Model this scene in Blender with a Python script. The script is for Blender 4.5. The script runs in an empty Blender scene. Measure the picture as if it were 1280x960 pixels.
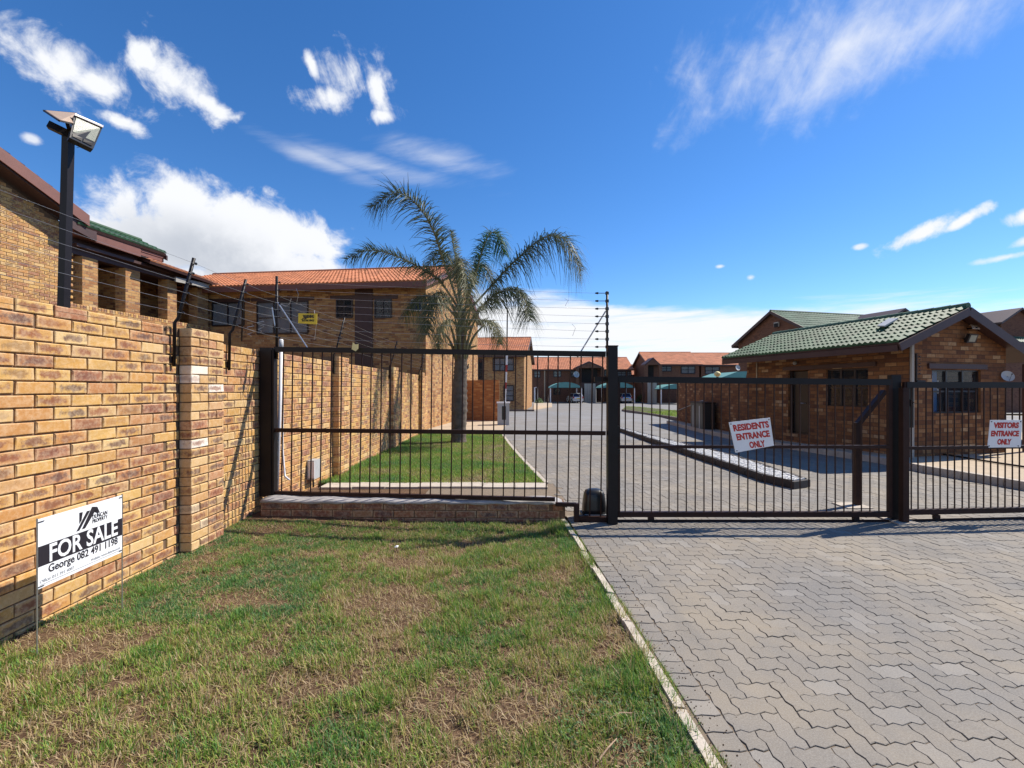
import bpy, math, random
import numpy as np
from mathutils import Vector, Matrix
random.seed(7); RNG = np.random.default_rng(11)
R = math.radians
S = bpy.context.scene
COL = S.collection
# ------------------------------------------------------------------ camera
F, CX, HY, EYE = 570.0, 640.0, 487.0, 1.44      # focal length and horizon of the 1280 px photograph
cam = bpy.data.cameras.new('camera'); cam_ob = bpy.data.objects.new('camera', cam); COL.objects.link(cam_ob)
cam_ob.location = (0, 0, EYE); cam_ob.rotation_euler = (R(90), 0, 0)
cam.sensor_width = 36; cam.lens = F / 1280 * 36; cam.shift_y = (HY - 480) / 1280
cam.clip_start = 0.05; cam.clip_end = 5000
S.camera = cam_ob
# ------------------------------------------------------------------ world
SUNV = Vector((1.0, 0.41, 1.22)).normalized()
w = bpy.data.worlds.new('World'); S.world = w; w.use_nodes = True
nt = w.node_tree; nt.nodes.clear()
class E:                                    # tiny expression builder for math nodes
    def __init__(s, v, t=None): s.v = v; s.t = t or nt
    def op(s, o, *a):
        n = s.t.nodes.new('ShaderNodeMath'); n.operation = o
        for i, x in enumerate((s,) + a):
            x = x.v if isinstance(x, E) else x
            if isinstance(x, (int, float)): n.inputs[i].default_value = x
            else: s.t.links.new(x, n.inputs[i])
        return E(n.outputs[0], s.t)
    def __add__(s, o): return s.op('ADD', o)
    def __sub__(s, o): return s.op('SUBTRACT', o)
    def __mul__(s, o): return s.op('MULTIPLY', o)
    def max(s, o): return s.op('MAXIMUM', o)
    def min(s, o): return s.op('MINIMUM', o)
    def smooth(s, a, b):
        n = s.t.nodes.new('ShaderNodeMapRange'); n.interpolation_type = 'SMOOTHSTEP'
        s.t.links.new(s.v, n.inputs[0]); n.inputs[1].default_value = a; n.inputs[2].default_value = b
        n.inputs[3].default_value = 0; n.inputs[4].default_value = 1
        return E(n.outputs[0], s.t)
def comb(t, x, y, z):
    n = t.nodes.new('ShaderNodeCombineXYZ')
    for i, a in enumerate((x, y, z)):
        a = a.v if isinstance(a, E) else a
        if isinstance(a, (int, float)): n.inputs[i].default_value = a
        else: t.links.new(a, n.inputs[i])
    return n.outputs[0]
def noise(t, vec, scale, detail=5, rough=0.6, lac=2.0, dist=0.0, out='Fac'):
    n = t.nodes.new('ShaderNodeTexNoise'); n.inputs['Scale'].default_value = scale
    n.inputs['Detail'].default_value = detail; n.inputs['Roughness'].default_value = rough
    n.inputs['Lacunarity'].default_value = lac; n.inputs['Distortion'].default_value = dist
    if vec is not None: t.links.new(vec, n.inputs['Vector'])
    return E(n.outputs[out], t)
sky = nt.nodes.new('ShaderNodeTexSky'); sky.sky_type = 'NISHITA'; sky.sun_disc = False
sky.sun_elevation = math.asin(SUNV.z); sky.sun_rotation = math.atan2(SUNV.x, SUNV.y)
sky.altitude = 1500; sky.air_density = 1.0; sky.dust_density = 0.25; sky.ozone_density = 3.0
tc = nt.nodes.new('ShaderNodeTexCoord'); sp = nt.nodes.new('ShaderNodeSeparateXYZ'); nt.links.new(tc.outputs['Generated'], sp.inputs[0])
dx, dy, dz = (E(sp.outputs[i]) for i in range(3))
AZ = dx.op('ARCTAN2', dy); EL = dz.op('ARCSINE')
DIR = tc.outputs['Generated']
def ae(px, py):
    v = Vector(((px - CX) / F, 1, (HY - py) / F)).normalized()
    return math.atan2(v.x, v.y), math.asin(v.z)
def blob(px, py, rx, ry, rot=0):
    """ellipse on the sky dome, centre and half axes; returns 1 - r"""
    a, e = ae(px, py)
    a1, e1 = ae(px + 20, py); a2, e2 = ae(px, py - 20)
    kx = math.hypot(a1 - a, e1 - e) / 20; ky = math.hypot(a2 - a, e2 - e) / 20
    c, s_ = math.cos(R(rot)), math.sin(R(rot))
    ca = math.cos(e)
    u = (AZ - a) * ca; v = EL - e
    p = (u * c + v * s_) * (1 / (rx * kx * ca if False else rx * kx)); q = (v * c - u * s_) * (1 / (ry * ky))
    r = (p * p + q * q).op('SQRT')
    return r * -1.0 + 1.0
fine = noise(nt, DIR, 16.0, 9, 0.62, dist=.3); mid = noise(nt, DIR, 7.0, 3, 0.5)
def maxall(l):
    r = l[0]
    for x in l[1:]: r = r.max(x)
    return r
cum = maxall([blob(160, 262, 72, 60), blob(235, 262, 85, 58, -5) * 1.3, blob(300, 285, 105, 58, -8) * 1.3, blob(375, 302, 72, 46, -12) * 1.2,
              blob(200, 305, 130, 70) * 1.5, blob(330, 335, 130, 60) * 1.5,
              blob(72, 84, 72, 60, -20) * 1.0, blob(122, 106, 66, 38, -20) * .9, blob(150, 152, 38, 16, -10),
              blob(225, 106, 76, 44, -28) * .9, blob(182, 72, 36, 22, -45), blob(262, 130, 40, 20, -20),
              blob(1150, 293, 58, 15, 20), blob(1205, 275, 36, 10, 26), blob(1284, 270, 26, 14, 10),
              blob(690, 412, 16, 9), blob(722, 415, 10, 7)])
cumv = cum.max(-0.8) + (fine - 0.5) * 2.3 + (mid - 0.5) * 1.1
cumm = cumv.smooth(0.08, 0.75)
# wispy clouds: noise drawn out along a direction
def streak(rot, sx, sy, sc=1.0, seed=0.0, det=7):
    c, s_ = math.cos(R(rot)), math.sin(R(rot))
    u = AZ * c + EL * s_; v = EL * c - AZ * s_
    return noise(nt, comb(nt, u * sx, v * sy, seed), sc, det, 0.62, 2.0, 0.25)
s1 = streak(-60, 5, 26, 1.0, 3.3)
w1 = maxall([blob(408, 128, 40, 28, 10), blob(390, 82, 8, 30, 20), blob(470, 112, 14, 52, 22), blob(478, 145, 16, 14), blob(440, 100, 60, 50) * 0.5])
w1m = (w1.max(-0.6) + (s1 - 0.5) * 1.2 + (fine - 0.5) * 2.2).smooth(0.2, 1.0)
s2 = streak(12, 5, 30, 1.0, 9.1)
w2 = maxall([blob(400, 200, 110, 20, -12), blob(545, 195, 90, 30, -6), blob(470, 208, 150, 22, -6)])
w2m = (w2.max(-0.6) + (s2 - 0.5) * 1.5 + (mid - 0.5) * .8).smooth(0.1, 1.5) * 0.6
s3 = streak(58, 4, 17, 1.0, 5.7, 9)
w3 = maxall([blob(950, 90, 120, 80, 20), blob(1060, 55, 150, 90, 14), blob(1200, 15, 190, 85, 12), blob(870, 100, 40, 70, 20) * 0.7])
w3m = (w3.max(-0.6) + (s3 - 0.5) * 1.0 + (fine - 0.5) * 1.5 + (mid - 0.5) * 1.2).smooth(0.0, 1.45) * 0.8
w4 = maxall([blob(1255, 322, 60, 7, 4), blob(1075, 308, 12, 5), blob(938, 347, 9, 6), blob(900, 333, 9, 4), blob(40, 173, 16, 10), blob(1285, 300, 40, 9, 20)])
w4m = (w4.max(-0.8) + (fine - 0.5) * 2.2).smooth(0.1, 0.9) * 0.8
# the low bank of cloud round the horizon
s5 = streak(0, 2.6, 15, 1.0, 1.7, 8)
top = AZ * -0.075 + 0.196
bank = top - EL + (s5 - 0.5) * 0.11
bankm = bank.smooth(-0.012, 0.02)
s6 = streak(2, 3.0, 40, 1.0, 6.2, 6)
gap = (s6 + (EL - 0.05).op('ABSOLUTE') * 2.0).smooth(0.30, 0.62)
bankm = bankm * (gap * 0.5 + 0.5) * (s6.smooth(.34, .5) * .3 + .7)
dens = maxall([cumm, w1m, w2m, w3m, w4m, bankm])
shade = noise(nt, DIR, 5.5, 6, 0.6).smooth(0.3, 0.62)
body = cumm * (blob(265, 318, 190, 62, -5).smooth(0.0, 0.9))
cloudcol = nt.nodes.new('ShaderNodeMix'); cloudcol.data_type = 'RGBA'
nt.links.new((body * shade * 0.75).v, cloudcol.inputs[0])
cloudcol.inputs[6].default_value = (9.8, 10.0, 10.4, 1); cloudcol.inputs[7].default_value = (4.4, 4.9, 5.8, 1)
hs = nt.nodes.new('ShaderNodeHueSaturation'); hs.inputs['Saturation'].default_value = 1.27; hs.inputs['Value'].default_value = 1.85; hs.inputs['Hue'].default_value = 0.5045
nt.links.new(sky.outputs[0], hs.inputs['Color'])
mx = nt.nodes.new('ShaderNodeMix'); mx.data_type = 'RGBA'
nt.links.new(dens.v, mx.inputs[0]); nt.links.new(hs.outputs[0], mx.inputs[6]); nt.links.new(cloudcol.outputs[2], mx.inputs[7])
bg = nt.nodes.new('ShaderNodeBackground'); bg.inputs['Strength'].default_value = 0.07
nt.links.new(mx.outputs[2], bg.inputs[0])
wo = nt.nodes.new('ShaderNodeOutputWorld'); nt.links.new(bg.outputs[0], wo.inputs[0])
# ------------------------------------------------------------------ sun and exposure
sun = bpy.data.lights.new('sun', 'SUN'); sun.energy = 5.0; sun.angle = R(0.5); sun.color = (1.0, 0.93, 0.82)
so = bpy.data.objects.new('sun', sun); COL.objects.link(so); so.rotation_euler = SUNV.to_track_quat('Z', 'Y').to_euler()
S.view_settings.view_transform = 'Standard'; S.view_settings.look = 'None'; S.view_settings.exposure = 0.5; S.view_settings.gamma = 1
try: S.view_settings.use_curve_mapping = False
except Exception: pass
# ------------------------------------------------------------------ geometry of the picture
def gz(y):                                   # the estate's road falls away behind the guard house
    t = min(max((y - 20) / 28.0, 0), 1); return -0.7 * (3 * t * t - 2 * t ** 3)
def P(px, py, y): return Vector(((px - CX) * y / F, y, EYE + (HY - py) * y / F))
def G(px, py):
    y = EYE * F / (py - HY)
    for _ in range(12): y = (EYE - gz(y)) * F / (py - HY) * 0.5 + y * 0.5
    return Vector(((px - CX) * y / F, y, gz(y)))
def hit(px, py, p0, n):
    d = Vector(((px - CX) / F, 1, (HY - py) / F)); o = Vector((0, 0, EYE))
    t = (Vector(p0) - o).dot(Vector(n)) / d.dot(Vector(n)); return o + d * t
# ------------------------------------------------------------------ mesh helpers
class MB:
    def __init__(s): s.v = []; s.f = []; s.uv = None
    def add(s, vs, fs):
        b = len(s.v); s.v += [tuple(v) for v in vs]; s.f += [tuple(i + b for i in f) for f in fs]; return s
    def box(s, x0, x1, y0, y1, z0, z1):
        return s.add([(x0, y0, z0), (x1, y0, z0), (x1, y1, z0), (x0, y1, z0), (x0, y0, z1), (x1, y0, z1), (x1, y1, z1), (x0, y1, z1)],
                     [(0, 3, 2, 1), (4, 5, 6, 7), (0, 1, 5, 4), (1, 2, 6, 5), (2, 3, 7, 6), (3, 0, 4, 7)])
    def obox(s, o, a, b, c):                 # corner + three edge vectors
        o, a, b, c = Vector(o), Vector(a), Vector(b), Vector(c)
        vs = [o, o + a, o + a + b, o + b, o + c, o + a + c, o + a + b + c, o + b + c]
        fs = [(0, 3, 2, 1), (4, 5, 6, 7), (0, 1, 5, 4), (1, 2, 6, 5), (2, 3, 7, 6), (3, 0, 4, 7)]
        if a.cross(b).dot(c) < 0: fs = [tuple(reversed(f)) for f in fs]
        return s.add(vs, fs)
    def bar(s, p, q, w_, h=None, up=(0, 0, 1)):
        p, q = Vector(p), Vector(q); h = h or w_; d = (q - p).normalized(); u = Vector(up)
        if abs(d.dot(u)) > .95: u = Vector((0, 1, 0))
        sd = d.cross(u).normalized(); u = sd.cross(d).normalized()
        return s.obox(p - sd * w_ / 2 - u * h / 2, q - p, sd * w_, u * h)
    def prism(s, pts, off):                  # polygon extruded by a vector
        n = len(pts); off = Vector(off); pts = [Vector(p) for p in pts]
        nn = Vector((0, 0, 0))
        for i in range(n): nn += pts[i].cross(pts[(i + 1) % n])
        if nn.dot(off) > 0: pts = pts[::-1]
        vs = pts + [p + off for p in pts]
        fs = [tuple(range(n)), tuple(range(2 * n - 1, n - 1, -1))] + [(i, i + n, (i + 1) % n + n, (i + 1) % n) for i in range(n)]
        return s.add(vs, fs)
    def tube(s, path, r, n=6, cap=True):
        path = [Vector(p) for p in path]; rs = r if isinstance(r, (list, tuple)) else [r] * len(path)
        vs = []; fs = []; ref = None
        for i, p in enumerate(path):
            d = (path[min(i + 1, len(path) - 1)] - path[max(i - 1, 0)]).normalized()
            if ref is None: ref = Vector((0, 0, 1)) if abs(d.z) < .9 else Vector((1, 0, 0))
            a = d.cross(ref).normalized(); b = d.cross(a); ref = a.cross(d)
            for k in range(n):
                t = 2 * math.pi * k / n; vs.append(p + (a * math.cos(t) + b * math.sin(t)) * rs[i])
        for i in range(len(path) - 1):
            for k in range(n):
                fs.append((i * n + k, (i + 1) * n + k, (i + 1) * n + (k + 1) % n, i * n + (k + 1) % n))
        if cap: fs += [tuple(range(n)), tuple(range(len(vs) - 1, len(vs) - n - 1, -1))]
        return s.add(vs, fs)
    def disc(s, c, nrm, r, th, n=16):
        c, nrm = Vector(c), Vector(nrm).normalized(); return s.tube([c - nrm * th / 2, c + nrm * th / 2], r, n)
def wloc(o):
    l = Vector((0, 0, 0))
    while o is not None: l += o.location; o = o.parent
    return l
def finish(me, smooth=False):
    """box-projected UVs in metres"""
    nl = len(me.loops)
    if nl == 0: return
    uvl = me.uv_layers.new(name='UVMap')
    co = np.empty(len(me.vertices) * 3, np.float32); me.vertices.foreach_get('co', co); co = co.reshape(-1, 3)
    li = np.empty(nl, np.int32); me.loops.foreach_get('vertex_index', li)
    pn = np.empty(len(me.polygons) * 3, np.float32); me.polygons.foreach_get('normal', pn); pn = pn.reshape(-1, 3)
    pt = np.empty(len(me.polygons), np.int32); me.polygons.foreach_get('loop_total', pt)
    n = np.repeat(pn, pt, 0); c = co[li]
    h = np.hypot(n[:, 0], n[:, 1]) + 1e-9; tx = -n[:, 1] / h; ty = n[:, 0] / h
    flat = np.abs(n[:, 2]) > 0.85
    u = np.where(flat, c[:, 0], c[:, 0] * tx + c[:, 1] * ty); v = np.where(flat, c[:, 1], c[:, 2])
    uvl.data.foreach_set('uv', np.stack([u, v], 1).astype(np.float32).ravel())
    if smooth: me.polygons.foreach_set('use_smooth', [True] * len(me.polygons))
def part(mb, name, m, parent=None, smooth=False, origin=None, kind=None, label=None):
    """links one mesh object; vertices are given in world space and kept relative to the parent"""
    o0 = wloc(parent) if origin is None else Vector(origin)
    me = bpy.data.meshes.new(name); me.from_pydata([(v[0] - o0.x, v[1] - o0.y, v[2] - o0.z) for v in mb.v], [], mb.f); me.update()
    finish(me, smooth); me.materials.append(m)
    o = bpy.data.objects.new(name, me); COL.objects.link(o)
    if parent is not None: o.parent = parent
    elif origin is not None: o.location = o0
    if kind: o['kind'] = kind
    if label: o['label'] = label
    return o
def fastmesh(name, V, Fq, m, parent=None, tint=None, smooth=False, kind='stuff'):
    me = bpy.data.meshes.new(name); V = np.asarray(V, np.float32); Fq = np.asarray(Fq, np.int32)
    if parent is not None: V = V - np.array(wloc(parent), np.float32)
    k = Fq.shape[1]
    me.vertices.add(len(V)); me.vertices.foreach_set('co', V.ravel())
    me.loops.add(Fq.size); me.loops.foreach_set('vertex_index', Fq.ravel())
    me.polygons.add(len(Fq)); me.polygons.foreach_set('loop_start', np.arange(0, Fq.size, k, dtype=np.int32))
    try: me.polygons.foreach_set('loop_total', np.full(len(Fq), k, np.int32))
    except Exception: pass
    me.update(calc_edges=True)
    if tint is not None:
        a = me.attributes.new('tint', 'FLOAT', 'POINT'); a.data.foreach_set('value', np.asarray(tint, np.float32))
    me.polygons.foreach_set('use_smooth', [bool(smooth)] * len(me.polygons))
    me.materials.append(m)
    o = bpy.data.objects.new(name, me); COL.objects.link(o)
    if parent is not None: o.parent = parent
    if kind: o['kind'] = kind
    return o
def thing(name, label, cat, loc=(0, 0, 0), group=None):
    o = bpy.data.objects.new(name, None); COL.objects.link(o); o.location = loc; o.empty_display_size = .2
    o['label'] = label; o['category'] = cat
    if group: o['group'] = group
    return o
def tag(o, label, cat, group=None):
    o['label'] = label; o['category'] = cat
    if group: o['group'] = group
    return o
def struct(mb, name, m): return part(mb, name, m, kind='structure')
def shared(me, name, parent, loc, rot=(0, 0, 0), scale=None):
    o = bpy.data.objects.new(name, me); COL.objects.link(o); o.parent = parent
    o.location = Vector(loc) - wloc(parent); o.rotation_euler = rot
    if scale: o.scale = scale
    return o
def mesh_of(mb, name, m, smooth=False):
    me = bpy.data.meshes.new(name); me.from_pydata(mb.v, [], mb.f); me.update(); finish(me, smooth); me.materials.append(m); return me
# ------------------------------------------------------------------ materials
def newmat(name):
    m = bpy.data.materials.new(name); m.use_nodes = True; t = m.node_tree
    b = t.nodes['Principled BSDF']; return m, t, b
def ramp(t, fac, stops):
    n = t.nodes.new('ShaderNodeValToRGB'); cr = n.color_ramp
    while len(cr.elements) < len(stops): cr.elements.new(0.5)
    for e_, (p, c) in zip(cr.elements, stops): e_.position = p; e_.color = (*c, 1)
    t.links.new(fac.v if isinstance(fac, E) else fac, n.inputs[0]); return n.outputs[0]
def mix(t, fac, a, b, mode='MIX'):
    n = t.nodes.new('ShaderNodeMix'); n.data_type = 'RGBA'; n.blend_type = mode
    for i, x in ((0, fac), (6, a), (7, b)):
        x = x.v if isinstance(x, E) else x
        if isinstance(x, (int, float)): n.inputs[i].default_value = x
        elif isinstance(x, tuple): n.inputs[i].default_value = (*x, 1)
        else: t.links.new(x, n.inputs[i])
    return n.outputs[2]
def bump(t, b, h, s=0.3, d=0.01):
    n = t.nodes.new('ShaderNodeBump'); n.inputs['Strength'].default_value = s; n.inputs['Distance'].default_value = d
    t.links.new(h.v if isinstance(h, E) else h, n.inputs['Height']); t.links.new(n.outputs[0], b.inputs['Normal'])
def objc(t): return t.nodes.new('ShaderNodeTexCoord').outputs['Object']
def geo(t): return t.nodes.new('ShaderNodeNewGeometry')
def simple(name, c, rough=.6, metal=0., var=.25, scale=6., bmp=.15, c2=None, spec=None):
    m, t, b = newmat(name); g = geo(t).outputs['Position']
    n = noise(t, g, scale, 6, .6); n2 = noise(t, g, scale * 9, 3, .6)
    c2 = c2 or tuple(x * (1 - var) for x in c); hi = tuple(min(1, x * (1 + var * .6)) for x in c)
    col = ramp(t, n * 0.7 + n2 * 0.3, [(.3, c2), (.5, c), (.7, hi)])
    t.links.new(col, b.inputs['Base Color']); b.inputs['Roughness'].default_value = rough; b.inputs['Metallic'].default_value = metal
    if spec is not None: b.inputs['Specular IOR Level'].default_value = spec
    if bmp: bump(t, b, n2 + n, bmp, .004)
    return m
def rnd_piece(t):
    oi = t.nodes.new('ShaderNodeObjectInfo'); g = geo(t)
    return (E(oi.outputs['Random'], t) + E(g.outputs['Random Per Island'], t)).op('FRACT')
def brick_mat(name, stops, flash=(.17, .055, .035), flash_amt=.85, k=1.0):
    """single modelled bricks: one tone per brick, burnt patch in the middle of the face, small pits"""
    m, t, b = newmat(name); r = rnd_piece(t); r2 = (r * 7.31).op('FRACT'); r3 = (r * 23.7).op('FRACT')
    g = geo(t).outputs['Position']
    base = ramp(t, r, stops)
    at = t.nodes.new('ShaderNodeAttribute'); at.attribute_name = 'face_uv'
    s_ = t.nodes.new('ShaderNodeSeparateXYZ'); t.links.new(at.outputs['Vector'], s_.inputs[0])
    u = E(s_.outputs[0], t); v = E(s_.outputs[1], t)
    nz = noise(t, g, 26, 6, .68)
    ux = (u - (r2 * .3 + .35)) * 1.75; vy = (v - .5) * 2.1
    rad = (ux * ux + vy * vy).op('SQRT') + (nz - .5) * 2.4
    fm = (rad * -1.0 + 1.0).smooth(0.05, .65) * r3.smooth(.20, .5) * flash_amt
    col = mix(t, fm, base, mix(t, r2, (.24, .075, .04), (.085, .055, .055)))
    pit = noise(t, g, 160, 2, .5); big = noise(t, g, 30, 5, .7)
    col = mix(t, big.smooth(.38, .7) * .55, col, mix(t, .5, col, (.78, .6, .40)))
    edge = ((u - .5).op('ABSOLUTE') * 2.0).max((v - .5).op('ABSOLUTE') * 2.0).smooth(.72, .98) * (big.smooth(.3, .6)); col = mix(t, edge * .45, col, (.66, .47, .27))
    col = mix(t, pit.smooth(.66, .74) * .55, col, (.10, .05, .03))
    t.links.new(col, b.inputs['Base Color']); b.inputs['Roughness'].default_value = .85; b.inputs['Specular IOR Level'].default_value = .25
    bump(t, b, big * .6 + pit * .25, .55, .004)
    return m
TAN = [(0, (.50, .27, .075)), (.2, (.58, .36, .12)), (.36, (.45, .205, .065)), (.5, (.56, .31, .09)), (.66, (.40, .165, .065)), (.8, (.62, .42, .18)), (.88, (.30, .115, .065)), (1, (.50, .275, .08))]
M = {}
M['brick'] = brick_mat('face_brick', TAN)
M['brick_pier'] = brick_mat('face_brick_pier', [(0, (.56, .35, .14)), (.3, (.46, .24, .09)), (.5, (.60, .40, .19)), (.72, (.40, .17, .085)), (.78, (.54, .31, .12)), (.93, (.56, .36, .15)), (.97, (.76, .68, .58)), (1, (.78, .70, .62))])
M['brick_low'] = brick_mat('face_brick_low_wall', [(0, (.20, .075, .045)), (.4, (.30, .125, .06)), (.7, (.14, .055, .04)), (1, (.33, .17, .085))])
def wall_mat(name, tones, mortar=(.30, .21, .13), amt=1.0):
    """distant brickwork: courses of 232 x 83 mm on wall UVs in metres"""
    m, t, b = newmat(name); uv = t.nodes.new('ShaderNodeTexCoord').outputs['UV']
    br = t.nodes.new('ShaderNodeTexBrick'); t.links.new(uv, br.inputs['Vector']); br.inputs['Scale'].default_value = 1
    br.inputs['Brick Width'].default_value = .232; br.inputs['Row Height'].default_value = .083; br.inputs['Mortar Size'].default_value = .006
    br.inputs['Mortar Smooth'].default_value = .3; br.inputs['Color1'].default_value = (0, 0, 0, 1); br.inputs['Color2'].default_value = (1, 1, 1, 1)
    br.inputs['Mortar'].default_value = (.5, .5, .5, 1)
    bw = t.nodes.new('ShaderNodeSeparateColor'); t.links.new(br.outputs['Color'], bw.inputs[0])
    g = geo(t).outputs['Position']; nz = noise(t, g, 14, 4, .6); lo = noise(t, g, .5, 3, .6)
    col = ramp(t, E(bw.outputs[0], t) + (nz - .5) * .35, tones)
    col = mix(t, lo.smooth(.4, .7) * .25, col, mix(t, .5, col, (.12, .07, .05)))
    col = mix(t, E(br.outputs['Fac'], t), col, mortar)
    t.links.new(col, b.inputs['Base Color']); b.inputs['Roughness'].default_value = .9; b.inputs['Specular IOR Level'].default_value = .2
    bump(t, b, E(br.outputs['Fac'], t) * -1.0 + nz * .3, .8, .008)
    return m
HT = [(0, (.42, .22, .085)), (.3, (.50, .30, .125)), (.5, (.30, .135, .06)), (.7, (.48, .26, .11)), (.9, (.17, .075, .045)), (1, (.50, .33, .17))]
M['house_brick'] = wall_mat('house_brickwork', HT)
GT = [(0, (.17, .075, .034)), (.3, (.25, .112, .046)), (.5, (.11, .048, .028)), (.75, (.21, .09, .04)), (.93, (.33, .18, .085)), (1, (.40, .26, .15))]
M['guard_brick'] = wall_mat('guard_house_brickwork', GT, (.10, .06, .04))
M['far_brick'] = wall_mat('far_brickwork', [(0, (.15, .07, .048)), (.5, (.20, .095, .06)), (1, (.12, .055, .04))], (.11, .075, .055))
M['mortar'] = simple('mortar', (.16, .095, .055), .95, var=.35, scale=30, bmp=.5)
M['cement'] = simple('plaster_cap', (.36, .34, .33), .9, var=.3, scale=14, bmp=.6)
M['steel'] = simple('dark_painted_steel', (.010, .0075, .009), .45, var=.35, scale=9, bmp=.08, spec=.25)
M['rust'] = simple('brown_painted_steel', (.030, .0125, .010), .5, var=.45, scale=12, bmp=.15, spec=.2)
M['black'] = simple('black_plastic', (.012, .012, .014), .35, var=.2, scale=9, bmp=.05)
M['galv'] = simple('galvanised_wire', (.50, .50, .50), .35, .85, var=.15, scale=20, bmp=0)
M['white'] = simple('white_board', (.80, .80, .81), .5, var=.06, scale=5, bmp=.03)
M['pvc'] = simple('white_plastic_pipe', (.74, .72, .74), .4, var=.08, scale=6, bmp=.03)
M['grey'] = simple('grey_plastic', (.38, .39, .40), .5, var=.12, scale=8, bmp=.05)
M['yellow'] = simple('yellow_plate', (.72, .50, .03), .5, var=.15, scale=12, bmp=.03)
M['cream'] = simple('faded_yellow_tag', (.78, .66, .30), .6, var=.12, scale=14, bmp=.03)
M['ink'] = simple('black_print', (.014, .010, .016), .6, var=.1, bmp=0)
M['redink'] = simple('red_print', (.50, .025, .018), .6, var=.15, scale=30, bmp=0)
M['fascia'] = simple('brown_fascia', (.17, .065, .048), .55, var=.2, scale=4, bmp=.08)
M['fascia_dark'] = simple('dark_brown_timber', (.055, .024, .022), .55, var=.3, scale=4, bmp=.1)
M['frame'] = simple('window_frame', (.020, .014, .016), .4, var=.2, bmp=.03)
M['concrete'] = simple('pale_concrete', (.45, .39, .32), .9, var=.3, scale=9, bmp=.5)
M['kerb_dark'] = simple('black_painted_kerb', (.035, .028, .027), .7, var=.5, scale=9, bmp=.4)
M['kerb_brown'] = simple('brown_kerb', (.13, .09, .075), .8, var=.3, scale=9, bmp=.3)
M['plaster'] = simple('grey_plaster', (.34, .32, .29), .85, var=.15, scale=2, bmp=.2)
M['sand'] = simple('sandy_paving', (.43, .34, .24), .95, var=.25, scale=5, bmp=.3)
M['net'] = simple('teal_shade_net', (.10, .27, .26), .8, var=.15, scale=3, bmp=.1)
M['silver'] = simple('silver_car_paint', (.52, .53, .54), .25, .5, var=.05, bmp=0)
M['redcar'] = simple('dark_red_car_paint', (.14, .012, .03), .2, .2, var=.08, bmp=0)
M['tyre'] = simple('tyre_rubber', (.02, .02, .02), .8, var=.2, bmp=.1)
M['lampred'] = simple('red_lamp_lens', (.35, .02, .02), .25, var=.1, bmp=0)
M['curtain'] = simple('pale_curtain', (.52, .56, .60), .9, var=.12, scale=4, bmp=.2)
M['blue_reflection'] = simple('blue_window_reflection', (.08, .25, .62), .5, var=.2, scale=3, bmp=.1)  # blue reflection in the guard house window, put into a colour
M['dark'] = simple('dark_interior', (.014, .012, .013), .9, var=.3, bmp=0)
M['lens'] = simple('floodlight_lens', (.27, .28, .22), .3, var=.25, scale=60, bmp=.2)
M['solar'] = simple('solar_panel', (.010, .014, .045), .12, .1, var=.3, scale=40, bmp=0)
M['alu'] = simple('aluminium_edge', (.55, .50, .46), .35, .7, var=.1, bmp=0)
M['beige'] = simple('beige_panel_back', (.36, .26, .19), .6, var=.15, bmp=.02)
M['stick'] = simple('dead_twig', (.40, .27, .18), .9, var=.2, bmp=.2)
def glass():
    m, t, b = newmat('window_glass'); b.inputs['Base Color'].default_value = (.03, .04, .05, 1); b.inputs['Roughness'].default_value = .06
    b.inputs['Specular IOR Level'].default_value = .7; b.inputs['Alpha'].default_value = .3; return m
M['glass'] = glass()
def tile_mat(name, c, var=.3):
    m, t, b = newmat(name); r = rnd_piece(t); g = geo(t).outputs['Position']
    n = noise(t, g, 7, 6, .65); n2 = noise(t, g, 90, 3, .6)
    a = tuple(x * (1 - var) for x in c); h = tuple(min(1, x * (1 + var)) for x in c)
    col = ramp(t, r * .45 + n * .55, [(.2, a), (.5, c), (.8, h)])
    col = mix(t, noise(t, g, 2.2, 5, .7).smooth(.58, .8) * .3, col, (.22, .22, .2))
    t.links.new(col, b.inputs['Base Color']); b.inputs['Roughness'].default_value = .65; b.inputs['Specular IOR Level'].default_value = .25; bump(t, b, n2 + n, .25, .003); return m
M['tile_orange'] = tile_mat('orange_roof_tile', (.44, .165, .075), .28)
M['tile_far'] = tile_mat('far_orange_roof', (.47, .18, .09), .25)
M['tile_green'] = tile_mat('green_roof_tile', (.042, .100, .052), .4)
M['tile_green2'] = tile_mat('dull_green_roof_tile', (.07, .13, .085), .3)
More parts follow.
